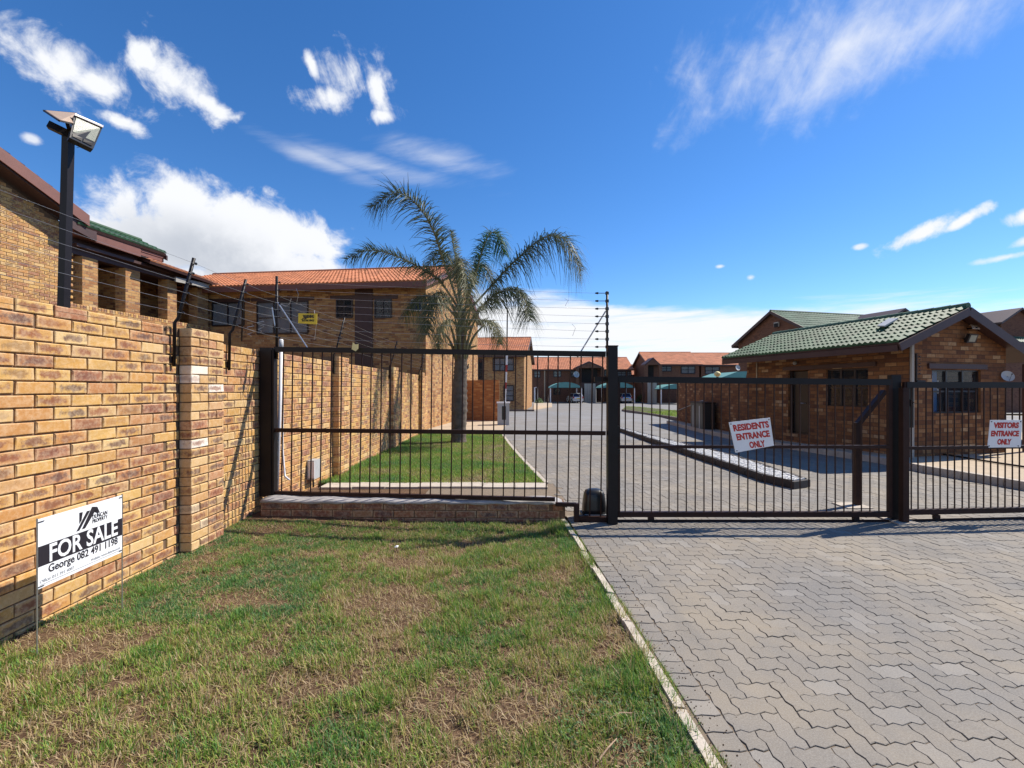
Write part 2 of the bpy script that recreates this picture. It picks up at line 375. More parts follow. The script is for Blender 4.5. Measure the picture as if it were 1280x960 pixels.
# paving
def paver_mat():
    m, t, b = newmat('concrete_paver'); r = rnd_piece(t); g = geo(t).outputs['Position']
    n = noise(t, g, 1.1, 4, .6); n2 = noise(t, g, 140, 3, .7); n3 = noise(t, g, 9, 5, .65)
    col = ramp(t, n, [(.34, (.145, .135, .125)), (.5, (.20, .172, .138)), (.64, (.255, .208, .148))])
    col = mix(t, (r - .5).op('ABSOLUTE').smooth(.2, .5) * .22, col, mix(t, r.smooth(.4, .6), (.15, .145, .14), (.42, .40, .37)))
    col = mix(t, (n3 - .5) * .5 + .18, col, (.20, .185, .17))
    blk = noise(t, g, .55, 5, .7, dist=.6)
    mp = t.nodes.new('ShaderNodeMapping'); mp.inputs['Rotation'].default_value = (0, 0, R(12)); mp.inputs['Scale'].default_value = (2.4, .32, 1); t.links.new(g, mp.inputs[0])
    trk = noise(t, mp.outputs[0], 1.0, 5, .6)
    col = mix(t, trk.smooth(.52, .72) * .38, col, (.115, .108, .10))
    col = mix(t, blk.smooth(.56, .74) * .55, col, (.10, .09, .085))
    sc = noise(t, g, 26, 4, .75)
    col = mix(t, sc.smooth(.66, .78) * .5, col, (.50, .47, .43))
    col = mix(t, n2.smooth(.35, .75) * .3, col, (.42, .39, .34)); gr = noise(t, g, 420, 2, .6); col = mix(t, gr.smooth(.55, .75) * .35, col, (.09, .08, .07))
    t.links.new(col, b.inputs['Base Color']); b.inputs['Roughness'].default_value = .82; b.inputs['Specular IOR Level'].default_value = .35
    bump(t, b, n2 * .5 + n3, .35, .003); return m
M['paver'] = paver_mat()
M['joint'] = simple('joint_sand', (.19, .145, .10), .95, var=.35, scale=20, bmp=.5)
def road_mat():
    m, t, b = newmat('distant_block_paving'); g = geo(t).outputs['Position']
    br = t.nodes.new('ShaderNodeTexBrick'); t.links.new(g, br.inputs['Vector']); br.inputs['Scale'].default_value = 1
    br.inputs['Brick Width'].default_value = .2; br.inputs['Row Height'].default_value = .1; br.inputs['Mortar Size'].default_value = .006
    br.inputs['Color1'].default_value = (.165, .155, .142, 1); br.inputs['Color2'].default_value = (.215, .20, .178, 1); br.inputs['Mortar'].default_value = (.15, .13, .11, 1)
    n = noise(t, g, .6, 5, .6)
    col = mix(t, n.smooth(.35, .7) * .5, br.outputs['Color'], (.25, .25, .26))
    t.links.new(col, b.inputs['Base Color']); b.inputs['Roughness'].default_value = .8; return m
M['road'] = road_mat()
def soil_mat(name, a, bb, c):
    m, t, b = newmat(name); g = geo(t).outputs['Position']
    n = noise(t, g, 5, 7, .7); n2 = noise(t, g, 70, 5, .75, dist=.8); n3 = noise(t, g, 1.3, 3, .5)
    col = ramp(t, n * .4 + n2 * .6, [(.28, a), (.5, bb), (.72, c)])
    col = mix(t, n3.smooth(.4, .65) * .35, col, a)
    t.links.new(col, b.inputs['Base Color']); b.inputs['Roughness'].default_value = 1; b.inputs['Specular IOR Level'].default_value = .1
    bump(t, b, n2 + n * .8, 1.0, .012); return m
M['soil'] = soil_mat('dry_lawn_soil', (.06, .036, .022), (.14, .085, .052), (.28, .19, .115))
M['soil2'] = soil_mat('green_lawn_soil', (.05, .06, .03), (.10, .11, .05), (.18, .16, .08))
M['earth'] = soil_mat('estate_ground', (.12, .10, .07), (.18, .15, .10), (.24, .2, .13))
def grass_mat(name, stops, tr=.35):
    m, t, b = newmat(name); at = t.nodes.new('ShaderNodeAttribute'); at.attribute_name = 'tint'
    col = ramp(t, at.outputs['Fac'], stops)
    t.links.new(col, b.inputs['Base Color']); b.inputs['Roughness'].default_value = .55; b.inputs['Specular IOR Level'].default_value = .3
    tl = t.nodes.new('ShaderNodeBsdfTranslucent'); t.links.new(col, tl.inputs[0]); ms = t.nodes.new('ShaderNodeMixShader'); ms.inputs[0].default_value = tr
    t.links.new(b.outputs[0], ms.inputs[1]); t.links.new(tl.outputs[0], ms.inputs[2]); t.links.new(ms.outputs[0], t.nodes['Material Output'].inputs[0])
    return m
M['grass'] = grass_mat('grass_blades', [(0, (.56, .44, .27)), (.2, (.42, .29, .15)), (.34, (.38, .38, .09)), (.5, (.24, .36, .055)), (.72, (.14, .29, .045)), (1, (.11, .235, .09))])
M['weed'] = grass_mat('weed_leaves', [(0, (.06, .11, .03)), (.6, (.12, .20, .07)), (1, (.20, .26, .13))])
M['palm'] = grass_mat('palm_leaflets', [(0, (.30, .23, .10)), (.25, (.15, .15, .065)), (.5, (.06, .083, .045)), (.8, (.05, .085, .04)), (1, (.035, .13, .02))], .22)
M['bark'] = simple('palm_bark', (.125, .098, .078), .95, var=.55, scale=7, bmp=1.0)
M['petiole'] = simple('palm_leaf_base', (.16, .14, .065), .8, var=.4, scale=10, bmp=.5)
M['pebble'] = simple('white_painted_cobble', (.66, .65, .63), .9, var=.3, scale=24, bmp=.6)
# ================================================================== ground, road, lawns
def vnoise(x, y, s, seed=0):
    x = x / s + seed * 17.13; y = y / s + seed * 5.7
    xi = np.floor(x); yi = np.floor(y); fx = x - xi; fy = y - yi; fx = fx * fx * (3 - 2 * fx); fy = fy * fy * (3 - 2 * fy)
    def h(a, b): v = np.sin(a * 127.1 + b * 311.7 + seed * 74.7) * 43758.5453; return v - np.floor(v)
    return (h(xi, yi) * (1 - fx) + h(xi + 1, yi) * fx) * (1 - fy) + (h(xi, yi + 1) * (1 - fx) + h(xi + 1, yi + 1) * fx) * fy
def fbm(x, y, s, seed=0): return vnoise(x, y, s, seed) * .5 + vnoise(x, y, s / 2.1, seed + 1) * .3 + vnoise(x, y, s / 4.3, seed + 2) * .2
def sheet(name, xs, ys, zf, m, kind='structure'):
    V = []; Fc = []
    nx = len(xs); ny = len(ys)
    X, Y = np.meshgrid(xs, ys); Z = zf(X, Y)
    V = np.stack([X.ravel(), Y.ravel(), Z.ravel()], 1)
    i = np.arange(nx - 1)[None, :] + np.arange(ny - 1)[:, None] * nx; i = i.ravel()
    Fc = np.stack([i, i + 1, i + 1 + nx, i + nx], 1)
    return fastmesh(name, V, Fc, m, kind=kind, smooth=True)
def gza(Y):
    t = np.clip((Y - 20) / 28.0, 0, 1); return -0.7 * (3 * t * t - 2 * t ** 3)
# wide ground sheet to the horizon
sheet('ground', np.array([-2500, -600, -120, -60, -30, -15, -8, 0, 8, 15, 30, 60, 120, 600, 2500.]),
      np.concatenate([np.array([-2500, -400, -60, -10.]), np.arange(0, 60, 2.), np.array([70, 100, 200, 600, 2500.])]), lambda X, Y: gza(Y) - .09, M['earth'])
# road: bedding under the modelled pavers, then paved surface beyond
PAVE_END = 13.0
drive = sheet('driveway', np.array([.7, 4, 8, 14.]), np.array([-3, 1, 4., 5.2]), lambda X, Y: Y * 0 - .0048, M['joint'])
sheet('paving_bed', np.array([-1.2, 1, 4, 8, 14.]), np.array([5.2, 8, 12., PAVE_END]), lambda X, Y: Y * 0 - .0048, M['joint'])
sheet('road', np.array([-1.5, 1, 4, 8, 14, 20, 30.]), np.arange(PAVE_END, 33.1, 1.), lambda X, Y: gza(Y) + 0 * X, M['road'])
sheet('road', np.linspace(-6, 60, 12), np.arange(33, 80.1, 2.), lambda X, Y: gza(Y) + 0 * X, M['road'])
# kerb line between front lawn and driveway
KP = [(.905 - .09, .6), (.83, 1.3), (.79, 1.91), (.77, 2.36), (.73, 3.08), (.66, 4.1), (.612, 4.86), (.60, 5.1)]
def kx(y):
    ys = [p[1] for p in KP]; xs = [p[0] for p in KP]; return np.interp(y, ys, xs)
th = math.atan2(.79 - .612, 4.86 - 1.91)
EY = np.array([-math.sin(th), math.cos(th)]); EX = np.array([math.cos(th), math.sin(th)]); O0 = np.array([.79, 1.91]) + EX * .014
OBS = []                                            # polygons the pavers keep out of
def inside(p, poly):
    x, y = p; c = False; n = len(poly)
    for i in range(n):
        x1, y1 = poly[i]; x2, y2 = poly[(i + 1) % n]
        if (y1 > y) != (y2 > y) and x < (x2 - x1) * (y - y1) / (y2 - y1) + x1: c = not c
    return c
LAWN_IN = [(-2.95, 6.96), (.49, 6.96), (.18, 9.4), (-.1, 12.), (-.4, 15.2), (-3.0, 15.2)]
SIDEWALK = [(7.42, 6.2), (7.18, 7.9), (7.22, 8.9), (6.85, 10.6), (6.42, 12.6), (6.35, 15.0), (6.5, 17.6), (6.6, 19.3), (12, 18), (18, 12), (18, 5.2), (7.6, 5.2)]
MED_L = [(3.55, 17.0), (3.67, 15.5), (3.74, 12.5), (3.82, 9.9), (3.90, 8.3), (3.91, 6.95), (4.06, 6.64)]
MED_R = [(4.40, 6.80), (4.42, 7.4), (4.50, 8.4), (4.50, 9.6), (4.22, 11.6), (4.02, 14.0), (3.75, 17.0)]
MEDIAN = MED_L + MED_R
WAVE = .0095
def paver_outline(cw, ch, n=4, gap=.0015):
    pts = []
    def wv(x, y): return (x + WAVE * math.sin(2 * math.pi * y / .1), y + WAVE * math.sin(2 * math.pi * x / .1))
    w_, h_ = cw * .1, ch * .1
    segs = [((0, 0), (w_, 0), cw * n), ((w_, 0), (w_, h_), ch * n), ((w_, h_), (0, h_), cw * n), ((0, h_), (0, 0), ch * n)]
    for a, b_, k in segs:
        for i in range(k):
            t = i / k; x = a[0] + (b_[0] - a[0]) * t; y = a[1] + (b_[1] - a[1]) * t
            x2, y2 = wv(x, y); cx_, cy_ = w_ / 2, h_ / 2
            x2 += -gap if x > cx_ + 1e-6 and abs(x - w_) < 1e-6 else (gap if abs(x) < 1e-6 else 0)
            y2 += -gap if abs(y - h_) < 1e-6 else (gap if abs(y) < 1e-6 else 0)
            pts.append((x2 - cx_, y2 - cy_))
    return pts
def paver_tris(pts):
    """top face as fan-free ngon -> triangles for joined mesh: inner chamfer ring + skirt"""
    n = len(pts); v = [(x * .97, y * .97, 0) for x, y in pts] + [(x, y, -.003) for x, y in pts] + [(x, y, -.03) for x, y in pts]
    f = [tuple(range(n))] + [(i + n, (i + 1) % n + n, (i + 1) % n, i) for i in range(n)]
    return v, f
def paver_mesh(name, cw, ch, n=3):
    v, f = paver_tris([(x * .85, y) for x, y in paver_outline(cw, ch, n)]); mb = MB(); mb.add(v, f); return mesh_of(mb, name, M['paver'])
pm = {'H': paver_mesh('paver', 2, 1), 'V': paver_mesh('paver', 1, 2), 'E': None}
mb = MB(); ep = [(-.06, -.0485), (.06, -.0485), (.06, .0485), (-.06, .0485)]
v, f = paver_tris([(-.06, -.047), (-.03, -.042), (0, -.047), (.03, -.052), (.06, -.047), (.06, .047), (.03, .042), (0, .047), (-.03, .052), (-.06, .047)]); mb.add(v, f); pm['E'] = mesh_of(mb, 'paver', M['paver']); pm['Q'] = paver_mesh('paver', 1, 1)
PV = []
for i in range(-60, 200):
    for j in range(-12, 112):
        d = (i - j) % 4
        if d == 0: k, cx_, cy_ = 'H', i + 1, j + .5
        elif d == 3: k, cx_, cy_ = 'V', i + .5, j + 1
        else: continue
        p = O0 + EX * (.135 + cx_ * .085) + EY * (cy_ * .1)
        x, y = p
        if y > PAVE_END - .02 or y < .9 or x > 12 or abs(x) > 1.25 * y + .6: continue
        if i < 0 and y < 5.4: continue
        if y >= 5.3 and x < (.66 if y < 7.0 else np.interp(y, [6.96, 9.4, 12, 15.2], [.49, .18, -.1, -.4]) + .08): continue
        if inside(p, SIDEWALK) or inside(p, MEDIAN): continue
        PV.append((x, y, k, th))
for j in range(-12, 34):                          # single blocks filling the toothed side
    if (-1 - j) % 4 == 0:
        p = O0 + EX * (.135 + .0425) + EY * ((j + .5) * .1); PV.append((p[0], p[1], 'Q', th))
for j in range(-12, 33):                          # edge course along the kerb
    p = O0 + EX * .070 + EY * ((j + .5) * .1)
    PV.append((p[0], p[1], 'E', th))
def seen(x, y): return y > 1.6 and abs(x) < 1.13 * y
PV.sort(key=lambda a: (0 if seen(a[0], a[1]) else 1, a[1] + .15 * abs(a[0])))
for x, y, k, a in PV[:300]:
    o = shared(pm[k], 'paver', drive, (x, y, RNG.normal(0, .0011)), (RNG.normal(0, .004), RNG.normal(0, .004), a * -1.0 if False else th))
def join_meshes(name, items, m, parent=None, kind='stuff', uvattr=None):
    """items: (mesh, 4x4) -> one mesh, all faces kept; n-gons allowed"""
    cache = {}; Vs = []; Ls = []; Ts = []; A = []; base = 0
    for me, mt in items:
        if me.name not in cache:
            co = np.empty(len(me.vertices) * 3, np.float32); me.vertices.foreach_get('co', co)
            li = np.empty(len(me.loops), np.int32); me.loops.foreach_get('vertex_index', li)
            lt = np.empty(len(me.polygons), np.int32); me.polygons.foreach_get('loop_total', lt)
            at = None
            if uvattr:
                at = np.empty(len(me.vertices) * 3, np.float32); me.attributes[uvattr].data.foreach_get('vector', at)
            cache[me.name] = (co.reshape(-1, 3), li, lt, at)
        co, li, lt, at = cache[me.name]; m_ = np.array(mt, np.float32)
        Vs.append(co @ m_[:3, :3].T + m_[:3, 3]); Ls.append(li + base); Ts.append(lt); base += len(co)
        if uvattr: A.append(at)
    V = np.concatenate(Vs)
    if parent is not None: V = V - np.array(wloc(parent), np.float32)
    L = np.concatenate(Ls); T = np.concatenate(Ts)
    me = bpy.data.meshes.new(name); me.vertices.add(len(V)); me.vertices.foreach_set('co', V.astype(np.float32).ravel())
    me.loops.add(len(L)); me.loops.foreach_set('vertex_index', L.astype(np.int32))
    me.polygons.add(len(T)); me.polygons.foreach_set('loop_start', np.concatenate([[0], np.cumsum(T)[:-1]]).astype(np.int32))
    try: me.polygons.foreach_set('loop_total', T)
    except Exception: pass
    me.update(calc_edges=True)
    if uvattr:
        a = me.attributes.new(uvattr, 'FLOAT_VECTOR', 'POINT'); a.data.foreach_set('vector', np.concatenate(A))
    me.polygons.foreach_set('use_smooth', [False] * len(me.polygons))
    me.materials.append(m)
    o = bpy.data.objects.new(name, me); COL.objects.link(o)
    if parent is not None: o.parent = parent
    if kind: o['kind'] = kind
    return o
items = []
for x, y, k, a in PV[300:]:
    items.append((pm[k], Matrix.Translation((x, y, RNG.normal(0, .0012))) @ Matrix.Rotation(th, 4, 'Z') @ Matrix.Rotation(RNG.normal(0, .004), 4, 'X')))
join_meshes('paver_field', items, M['paver'], drive)
# concrete kerb stones of the front lawn
kerb = thing('kerb', 'worn pale concrete kerb strip between the front lawn and the driveway', 'kerb', (.75, 3, 0))
y = .7
while y < 5.05:
    l = random.uniform(.38, .52); y2 = min(y + l, 5.12); a = random.uniform(-.006, .006)
    x1, x2 = kx(y), kx(y2); mb = MB()
    mb.prism([(x1 - .055 + a, y + .006, -.08), (x1 + a, y + .006, -.08), (x1 - .002 + a, y + .006, .006), (x1 - .052 + a, y + .006, .012 + a)], (x2 - x1, y2 - y - .012, a * .5))
    part(mb, 'kerb_stone', M['concrete'], kerb); y = y2
# ------------------------------------------------------------------ front lawn
def lawnz(X, Y):
    return -.028 + .022 * (fbm(X, Y, .9, 4) - .5) + .012 * (fbm(X, Y, .2, 9) - .5) + .045 * np.clip((Y - 3.6) / 1.5, 0, 1) * np.clip((-X - 1.2) / 1.2, 0, 1)
nx = 90; ys = np.linspace(.4, 5.35, 110); U = np.linspace(0, 1, nx)
X = np.stack([-3.0 + U * (kx(yy) - .03 + 3.0) for yy in ys]); Y = np.repeat(ys[:, None], nx, 1)
Z = lawnz(X, Y); i = (np.arange(nx - 1)[None, :] + np.arange(len(ys) - 1)[:, None] * nx).ravel()
fastmesh('lawn', np.stack([X.ravel(), Y.ravel(), Z.ravel()], 1), np.stack([i, i + 1, i + 1 + nx, i + nx], 1), M['soil'], kind='structure', smooth=True)
def blades(n, xs, ys, zs, ln, wd, lean, tint, dirang=None):
    """curved blades: 5 points, 3 faces kept as quads (tip quad degenerate-free: thin)"""
    a = RNG.uniform(0, 2 * np.pi, n) if dirang is None else dirang
    cx_, sy_ = np.cos(a), np.sin(a); px_, py_ = -sy_, cx_
    V = np.zeros((n, 6, 3), np.float32)
    for q, (t, ww) in enumerate(((0, 1), (.55, .8), (1, .12))):
        h = ln * (t - .35 * lean * t * t) * np.sqrt(np.clip(1 - lean * lean * .85, .05, 1)); d = ln * lean * t * (.45 + .55 * t)
        for s_, o in ((-1, 0), (1, 1)):
            V[:, q * 2 + o, 0] = xs + cx_ * d + s_ * px_ * wd * ww * .5
            V[:, q * 2 + o, 1] = ys + sy_ * d + s_ * py_ * wd * ww * .5
            V[:, q * 2 + o, 2] = zs + h
    b = np.arange(n)[:, None] * 6
    Fq = np.stack([b + np.array([0, 1, 3, 2]), b + np.array([2, 3, 5, 4])], 1).reshape(-1, 4)
    return V.reshape(-1, 3), Fq, np.repeat(tint, 6)
BARE = []
for px, py, rx, ry in ((110, 815, .24, .16), (470, 745, .42, .30), (335, 662, .42, .26), (800, 785, .22, .30), (560, 870, .30, .16), (300, 745, .26, .16),
                       (250, 700, .18, .3), (650, 880, .26, .12), (780, 930, .16, .12), (60, 790, .3, .12), (410, 850, .2, .12), (700, 720, .2, .25), (500, 700, .3, .2), (400, 690, .3, .12), (860, 890, .1, .1)):
    g_ = G(px, py); BARE.append((g_.x, g_.y, rx * .8, ry * .8))
def bare(x, y):
    r = np.zeros_like(x)
    for bx, by, rx, ry in BARE:
        d = np.sqrt(((x - bx) / rx) ** 2 + ((y - by) / ry) ** 2) + (fbm(x, y, .25, 3) - .5) * 1.1
        r = np.maximum(r, np.clip(1.35 - d, 0, 1))
    return r
def front_lawn():
    n = 420000; x = RNG.uniform(-2.94, .85, n); y = 1.1 + 4.0 * RNG.uniform(0, 1, n) ** 1.15
    keep = (x < kx(y) - .012) & (np.abs(x) < 1.2 * y + .4) & ~((y > 4.98) & (x > -2.9)); x, y = x[keep], y[keep]
    b = bare(x, y); pn = fbm(x, y, .42, 21); tuft = fbm(x, y, .085, 33); side = np.clip((x - kx(y) + .28) / .25, 0, 1)
    dens = np.clip((pn - .34) * 3.2 + .72, .3, 1) * np.clip((tuft - .28) * 3.6, .06, 1) * (1 - .9 * b)
    dens = np.maximum(dens, side * np.clip((tuft - .25) * 3, .2, 1) * .95 * (1 - .6 * (vnoise(x, y, .35, 8) > .62)))
    k = RNG.uniform(0, 1, len(x)) < dens; x, y, pn, tuft, side, b = (q[k] for q in (x, y, pn, tuft, side, b)); n = len(x)
    ln = RNG.uniform(.018, .052, n) * (.75 + .7 * tuft) * (1 + .55 * side); wd = RNG.uniform(.0028, .0052, n); lean = RNG.beta(2, 2, n) * .95
    left = np.clip((-x - .9) / 1.1, 0, 1) * np.clip((y - 2.2) / 1, 0, 1)
    tint = np.clip(.56 + (pn - .5) * 1.1 + RNG.normal(0, .23, n) + left * .28 + side * .12 - b * .35 + (tuft - .5) * .5, 0, 1)
    dry = RNG.uniform(0, 1, n) < (.15 - .08 * left - .08 * side + .3 * b); tint = np.where(dry, RNG.uniform(0, .3, n), tint)
    ln = ln * (1 - .35 * left); big = vnoise(x, y, .16, 77) > .70; ln = np.where(big, ln * 1.55, ln); tint = np.where(big & ~dry, np.clip(tint - .10, 0, 1), tint)
    r = [blades(n, x, y, lawnz(x, y) - .003, ln, wd, lean, tint)]
    n = 42000; x = RNG.uniform(-2.94, .85, n); y = 1.1 + 4.0 * RNG.uniform(0, 1, n) ** 1.15      # flat dead thatch
    k = (x < kx(y) - .01) & (np.abs(x) < 1.2 * y + .4) & ~((y > 5.0) & (x > -2.9)); x, y = x[k], y[k]; n = len(x)
    r.append(blades(n, x, y, lawnz(x, y) + .002, RNG.uniform(.02, .07, n), RNG.uniform(.0018, .004, n), RNG.uniform(.9, 1.0, n), np.clip(RNG.beta(1.5, 3, n) * .42, 0, 1)))
    V = []; Fq = []; T = []; o = 0
    for v, f, t in r: V.append(v); Fq.append(f + o); T.append(t); o += len(v)
    return np.concatenate(V), np.concatenate(Fq), np.concatenate(T)
v, f, t = front_lawn(); g_ = fastmesh('grass', v, f, M['grass'], tint=t); tag(g_, 'patchy sunlit grass with brown bare spots, in front of the fence', 'grass')
# leafy weeds among the grass near the kerb
def weeds():
    V = []; Fq = []; T = []; o = 0
    cs = [(G(px, py), rr, k) for px, py, rr, k in ((745, 860, .09, 90), (790, 880, .10, 130), (765, 905, .08, 80), (840, 925, .10, 150), (870, 945, .09, 120), (800, 945, .08, 90), (815, 862, .06, 60), (710, 890, .06, 50), (735, 745, .06, 40), (745, 735, .05, 30), (720, 915, .05, 40))]
    for c, rr, k in cs:
        for _ in range(k):
            a = random.uniform(0, 6.28); d = rr * math.sqrt(random.random()) * 1.3; x, y = c.x + math.cos(a) * d, c.y + math.sin(a) * d * 1.2
            if x > kx(y) - .02: continue
            z = float(lawnz(np.array(x), np.array(y))) + random.uniform(.004, .034)
            l = random.uniform(.010, .021); w_ = l * random.uniform(.45, .65); h = random.uniform(0, 6.28); tl = random.uniform(-.2, .9)
            dx_, dy_ = math.cos(h), math.sin(h)
            pts = [(0, 0), (.35, .5), (.75, .42), (1, 0), (.75, -.42), (.35, -.5)]
            vs = [(x + dx_ * p * l * math.cos(tl) - dy_ * q * w_, y + dy_ * p * l * math.cos(tl) + dx_ * q * w_, z + p * l * math.sin(tl) + abs(q) * w_ * .3) for p, q in pts]
            V += vs; Fq += [(o, o + 1, o + 2, o + 3), (o, o + 3, o + 4, o + 5)]; T += [random.random()] * 6; o += 6
    g_ = fastmesh('ground_cover', V, Fq, M['weed'], tint=T); tag(g_, 'small leafy green weeds among the grass beside the kerb', 'weeds')
weeds()
n = 2600; y = RNG.uniform(1.2, 5.0, n); x = kx(y) + np.abs(RNG.normal(0, .012, n)); k = vnoise(x * 3, y, .12, 5) > .52; x, y = x[k], y[k]; n = len(x)
v, f, t = blades(n, x, y, x * 0 - .008, RNG.uniform(.012, .045, n), RNG.uniform(.002, .004, n), RNG.beta(2, 2, n), RNG.uniform(.1, .8, n))
tag(fastmesh('grass', v, f, M['grass'], tint=t), 'sparse grass sprouting in the joint between kerb and pavers', 'grass')
cr = MB()
for _ in range(420):
    y_ = random.uniform(1.3, 5.1); x_ = float(kx(y_)) + abs(random.gauss(.02, .10)); r_ = random.uniform(.0015, .005); z_ = .001
    cr.add([(x_ - r_, y_, z_), (x_, y_ - r_, z_), (x_ + r_, y_, z_), (x_, y_ + r_, z_), (x_, y_, z_ + r_ * 1.2)], [(0, 1, 4), (1, 2, 4), (2, 3, 4), (3, 0, 4)])
tag(part(cr, 'crumbs', M['soil'], kind='stuff'), 'crumbs of soil scattered on the pavers beside the kerb', 'soil')
tw = MB(); a, b = G(746, 950), G(771, 926); tw.tube([a + Vector((0, 0, -.01)), (a + b) / 2 + Vector((.006, 0, .012)), b + Vector((0, 0, .01))], [.0032, .0028, .002], 5)
tag(part(tw, 'twig', M['stick'], origin=a), 'pale curved dead twig lying on the lawn near the kerb', 'twig')
tw = MB(); a, b = G(762, 898), G(790, 893); tw.tube([a, (a + b) / 2 + Vector((0, .004, .014)), b + Vector((0, 0, .006))], .0026, 5)
tag(part(tw, 'twig', M['stick'], origin=a), 'short reddish twig among the leafy weeds', 'twig')
lt = G(495, 687); mb = MB(); mb.add([(lt.x - .018, lt.y, lt.z + .02), (lt.x + .016, lt.y - .006, lt.z + .022), (lt.x + .02, lt.y + .02, lt.z + .030), (lt.x - .012, lt.y + .024, lt.z + .026), (lt.x, lt.y + .008, lt.z + .036)], [(0, 1, 4), (1, 2, 4), (2, 3, 4), (3, 0, 4)])
tag(part(mb, 'litter', M['white'], origin=lt), 'crumpled scrap of white litter on the grass', 'litter')
# ------------------------------------------------------------------ inner lawn behind the fence
mb = MB(); mb.prism([(x, y, .012) for x, y in LAWN_IN], (0, 0, -.1)); struct(mb, 'lawn', M['soil2'])
n = 150000; x = RNG.uniform(-2.95, .5, n); y = 6.95 + 8.25 * RNG.uniform(0, 1, n) ** 1.25
k = (x < np.interp(y, [6.96, 9.4, 12, 15.2], [.49, .18, -.1, -.4])); x, y = x[k], y[k]
pn = fbm(x, y, .7, 51); k = RNG.uniform(0, 1, len(x)) < np.clip(.5 + (pn - .4) * 2, .35, 1); x, y, pn = x[k], y[k], pn[k]; n = len(x)
tint = np.clip(.50 + (pn - .5) * 1.1 + RNG.normal(0, .12, n) + np.clip((-x - 1.6), 0, 1) * .2, 0, 1); tint = np.where(RNG.uniform(0, 1, n) < .08, .2, tint)
v, f, t = blades(n, x, y, x * 0 + .008, RNG.uniform(.025, .06, n) * (1 + .3 * (x < -2.6)), RNG.uniform(.004, .009, n), RNG.beta(2, 2, n), tint)
tag(fastmesh('grass', v, f, M['grass'], tint=t), 'green mown grass behind the fence round the palm tree', 'grass')
# pale concrete strip at the front of the inner lawn
edge = thing('lawn_edging', 'pale concrete edging strip along the near side of the inner lawn', 'edging', (-1.2, 6.8, 0))
for i in range(7):
    x0 = -2.80 + i * .475; yb = 6.62 + .05 * ((i - 3) / 3.0) ** 2 * -1 + .05
    part(MB().obox((x0, yb, -.05), (.468, .0, 0), (0, .33, 0), (0, 0, .072 + .004 * math.sin(i * 2.1))), 'edging_slab', M['concrete'], edge)
edge2 = thing('lawn_edging', 'thin concrete edging along the road side of the inner lawn', 'edging', (.1, 10, 0))
ysl = np.linspace(6.98, 15.2, 17)
for a, b in zip(ysl[:-1], ysl[1:]):
    xa, xb = (float(np.interp(q, [6.96, 9.4, 12, 15.2], [.49, .18, -.1, -.4])) for q in (a, b))
    part(MB().prism([(xa, a + .008, -.06), (xa + .07, a + .008, -.06), (xa + .07, a + .008, .02), (xa, a + .008, .02)], (xb - xa, b - a - .016, 0)), 'edging_slab', M['concrete'], edge2)
struct(MB().prism([(-3.0, 15.2, .006), (-.38, 15.2, .006), (-.25, 18.4, .006), (-.5, 22, .006), (-3.2, 22, .006)], (0, 0, -.1)), 'pavement', M['sand'])
struct(MB().prism([(-2.95, 5.45, -.01), (.64, 5.3, -.01), (.5, 6.7, -.01), (-2.95, 6.75, -.01)], (0, 0, -.08)), 'path', M['soil'])
# grassed island in the road with brown kerb
isl = [G(px, py) for px, py in ((778, 513.5), (800, 517), (847, 526), (872, 531), (900, 533), (900, 515), (850, 514.5), (800, 510), (782, 509))]
struct(MB().prism([p + Vector((0, 0, .10)) for p in isl], (0, 0, -.3)), 'traffic_island', M['soil2'])
V = []; Tn = []; xs = []; ys_ = []
pl = [(p.x, p.y) for p in isl]; x0, x1, y0, y1 = min(p[0] for p in pl), max(p[0] for p in pl), min(p[1] for p in pl), max(p[1] for p in pl)
while len(xs) < 16000:
    x, y = random.uniform(x0, x1), random.uniform(y0, y1)
    if inside((x, y), pl): xs.append(x); ys_.append(y)
xs = np.array(xs); ys_ = np.array(ys_); n = len(xs)
v, f, t = blades(n, xs, ys_, gza(ys_) + .10, RNG.uniform(.05, .12, n), RNG.uniform(.02, .04, n), RNG.beta(2, 2, n), np.clip(.5 + RNG.normal(0, .1, n), 0, 1))
tag(fastmesh('grass', v, f, M['grass'], tint=t), 'yellowish green grass on the traffic island in the estate road', 'grass')
ik = thing('kerb', 'brown kerb edging the grassed island in the estate road', 'kerb', isl[1])
for a, b in zip(isl[:4], isl[1:5]):
    d = (b - a).normalized() * .02; part(MB().bar(a + d + Vector((0, 0, .05)), b - d + Vector((0, 0, .05)), .16, .22), 'kerb_stone', M['kerb_brown'], ik)
# ------------------------------------------------------------------ painted median kerb
med = thing('median_kerb', 'long low median with white painted cobbled top and black painted sides', 'median', (4, 8, 0))
def lp(l, t):
    d = [0]
    for a, b in zip(l[:-1], l[1:]): d.append(d[-1] + math.dist(a, b))
    return (float(np.interp(t * d[-1], d, [p[0] for p in l])), float(np.interp(t * d[-1], d, [p[1] for p in l])))
ML = MED_L[::-1]; NSEG = 20
MR = MED_R
for i in range(NSEG):
    t0, t1 = i / NSEG + .001, (i + 1) / NSEG - .001
    a, b, c, d = lp(ML, t0), lp(ML, t1), lp(MR, t1), lp(MR, t0)
    for p, q, s_ in ((a, b, 1), (d, c, -1)):
        vx = Vector((q[0] - p[0], q[1] - p[1], 0)); nn = Vector((vx.y, -vx.x, 0)).normalized() * .07 * s_
        part(MB().obox((p[0], p[1], -.05), vx, nn, (0, 0, .17 + .006 * math.sin(i * 3.3))), 'kerb_stone', M['kerb_dark'], med)
    ax, dx_ = Vector((*a, 0)), Vector((*d, 0))
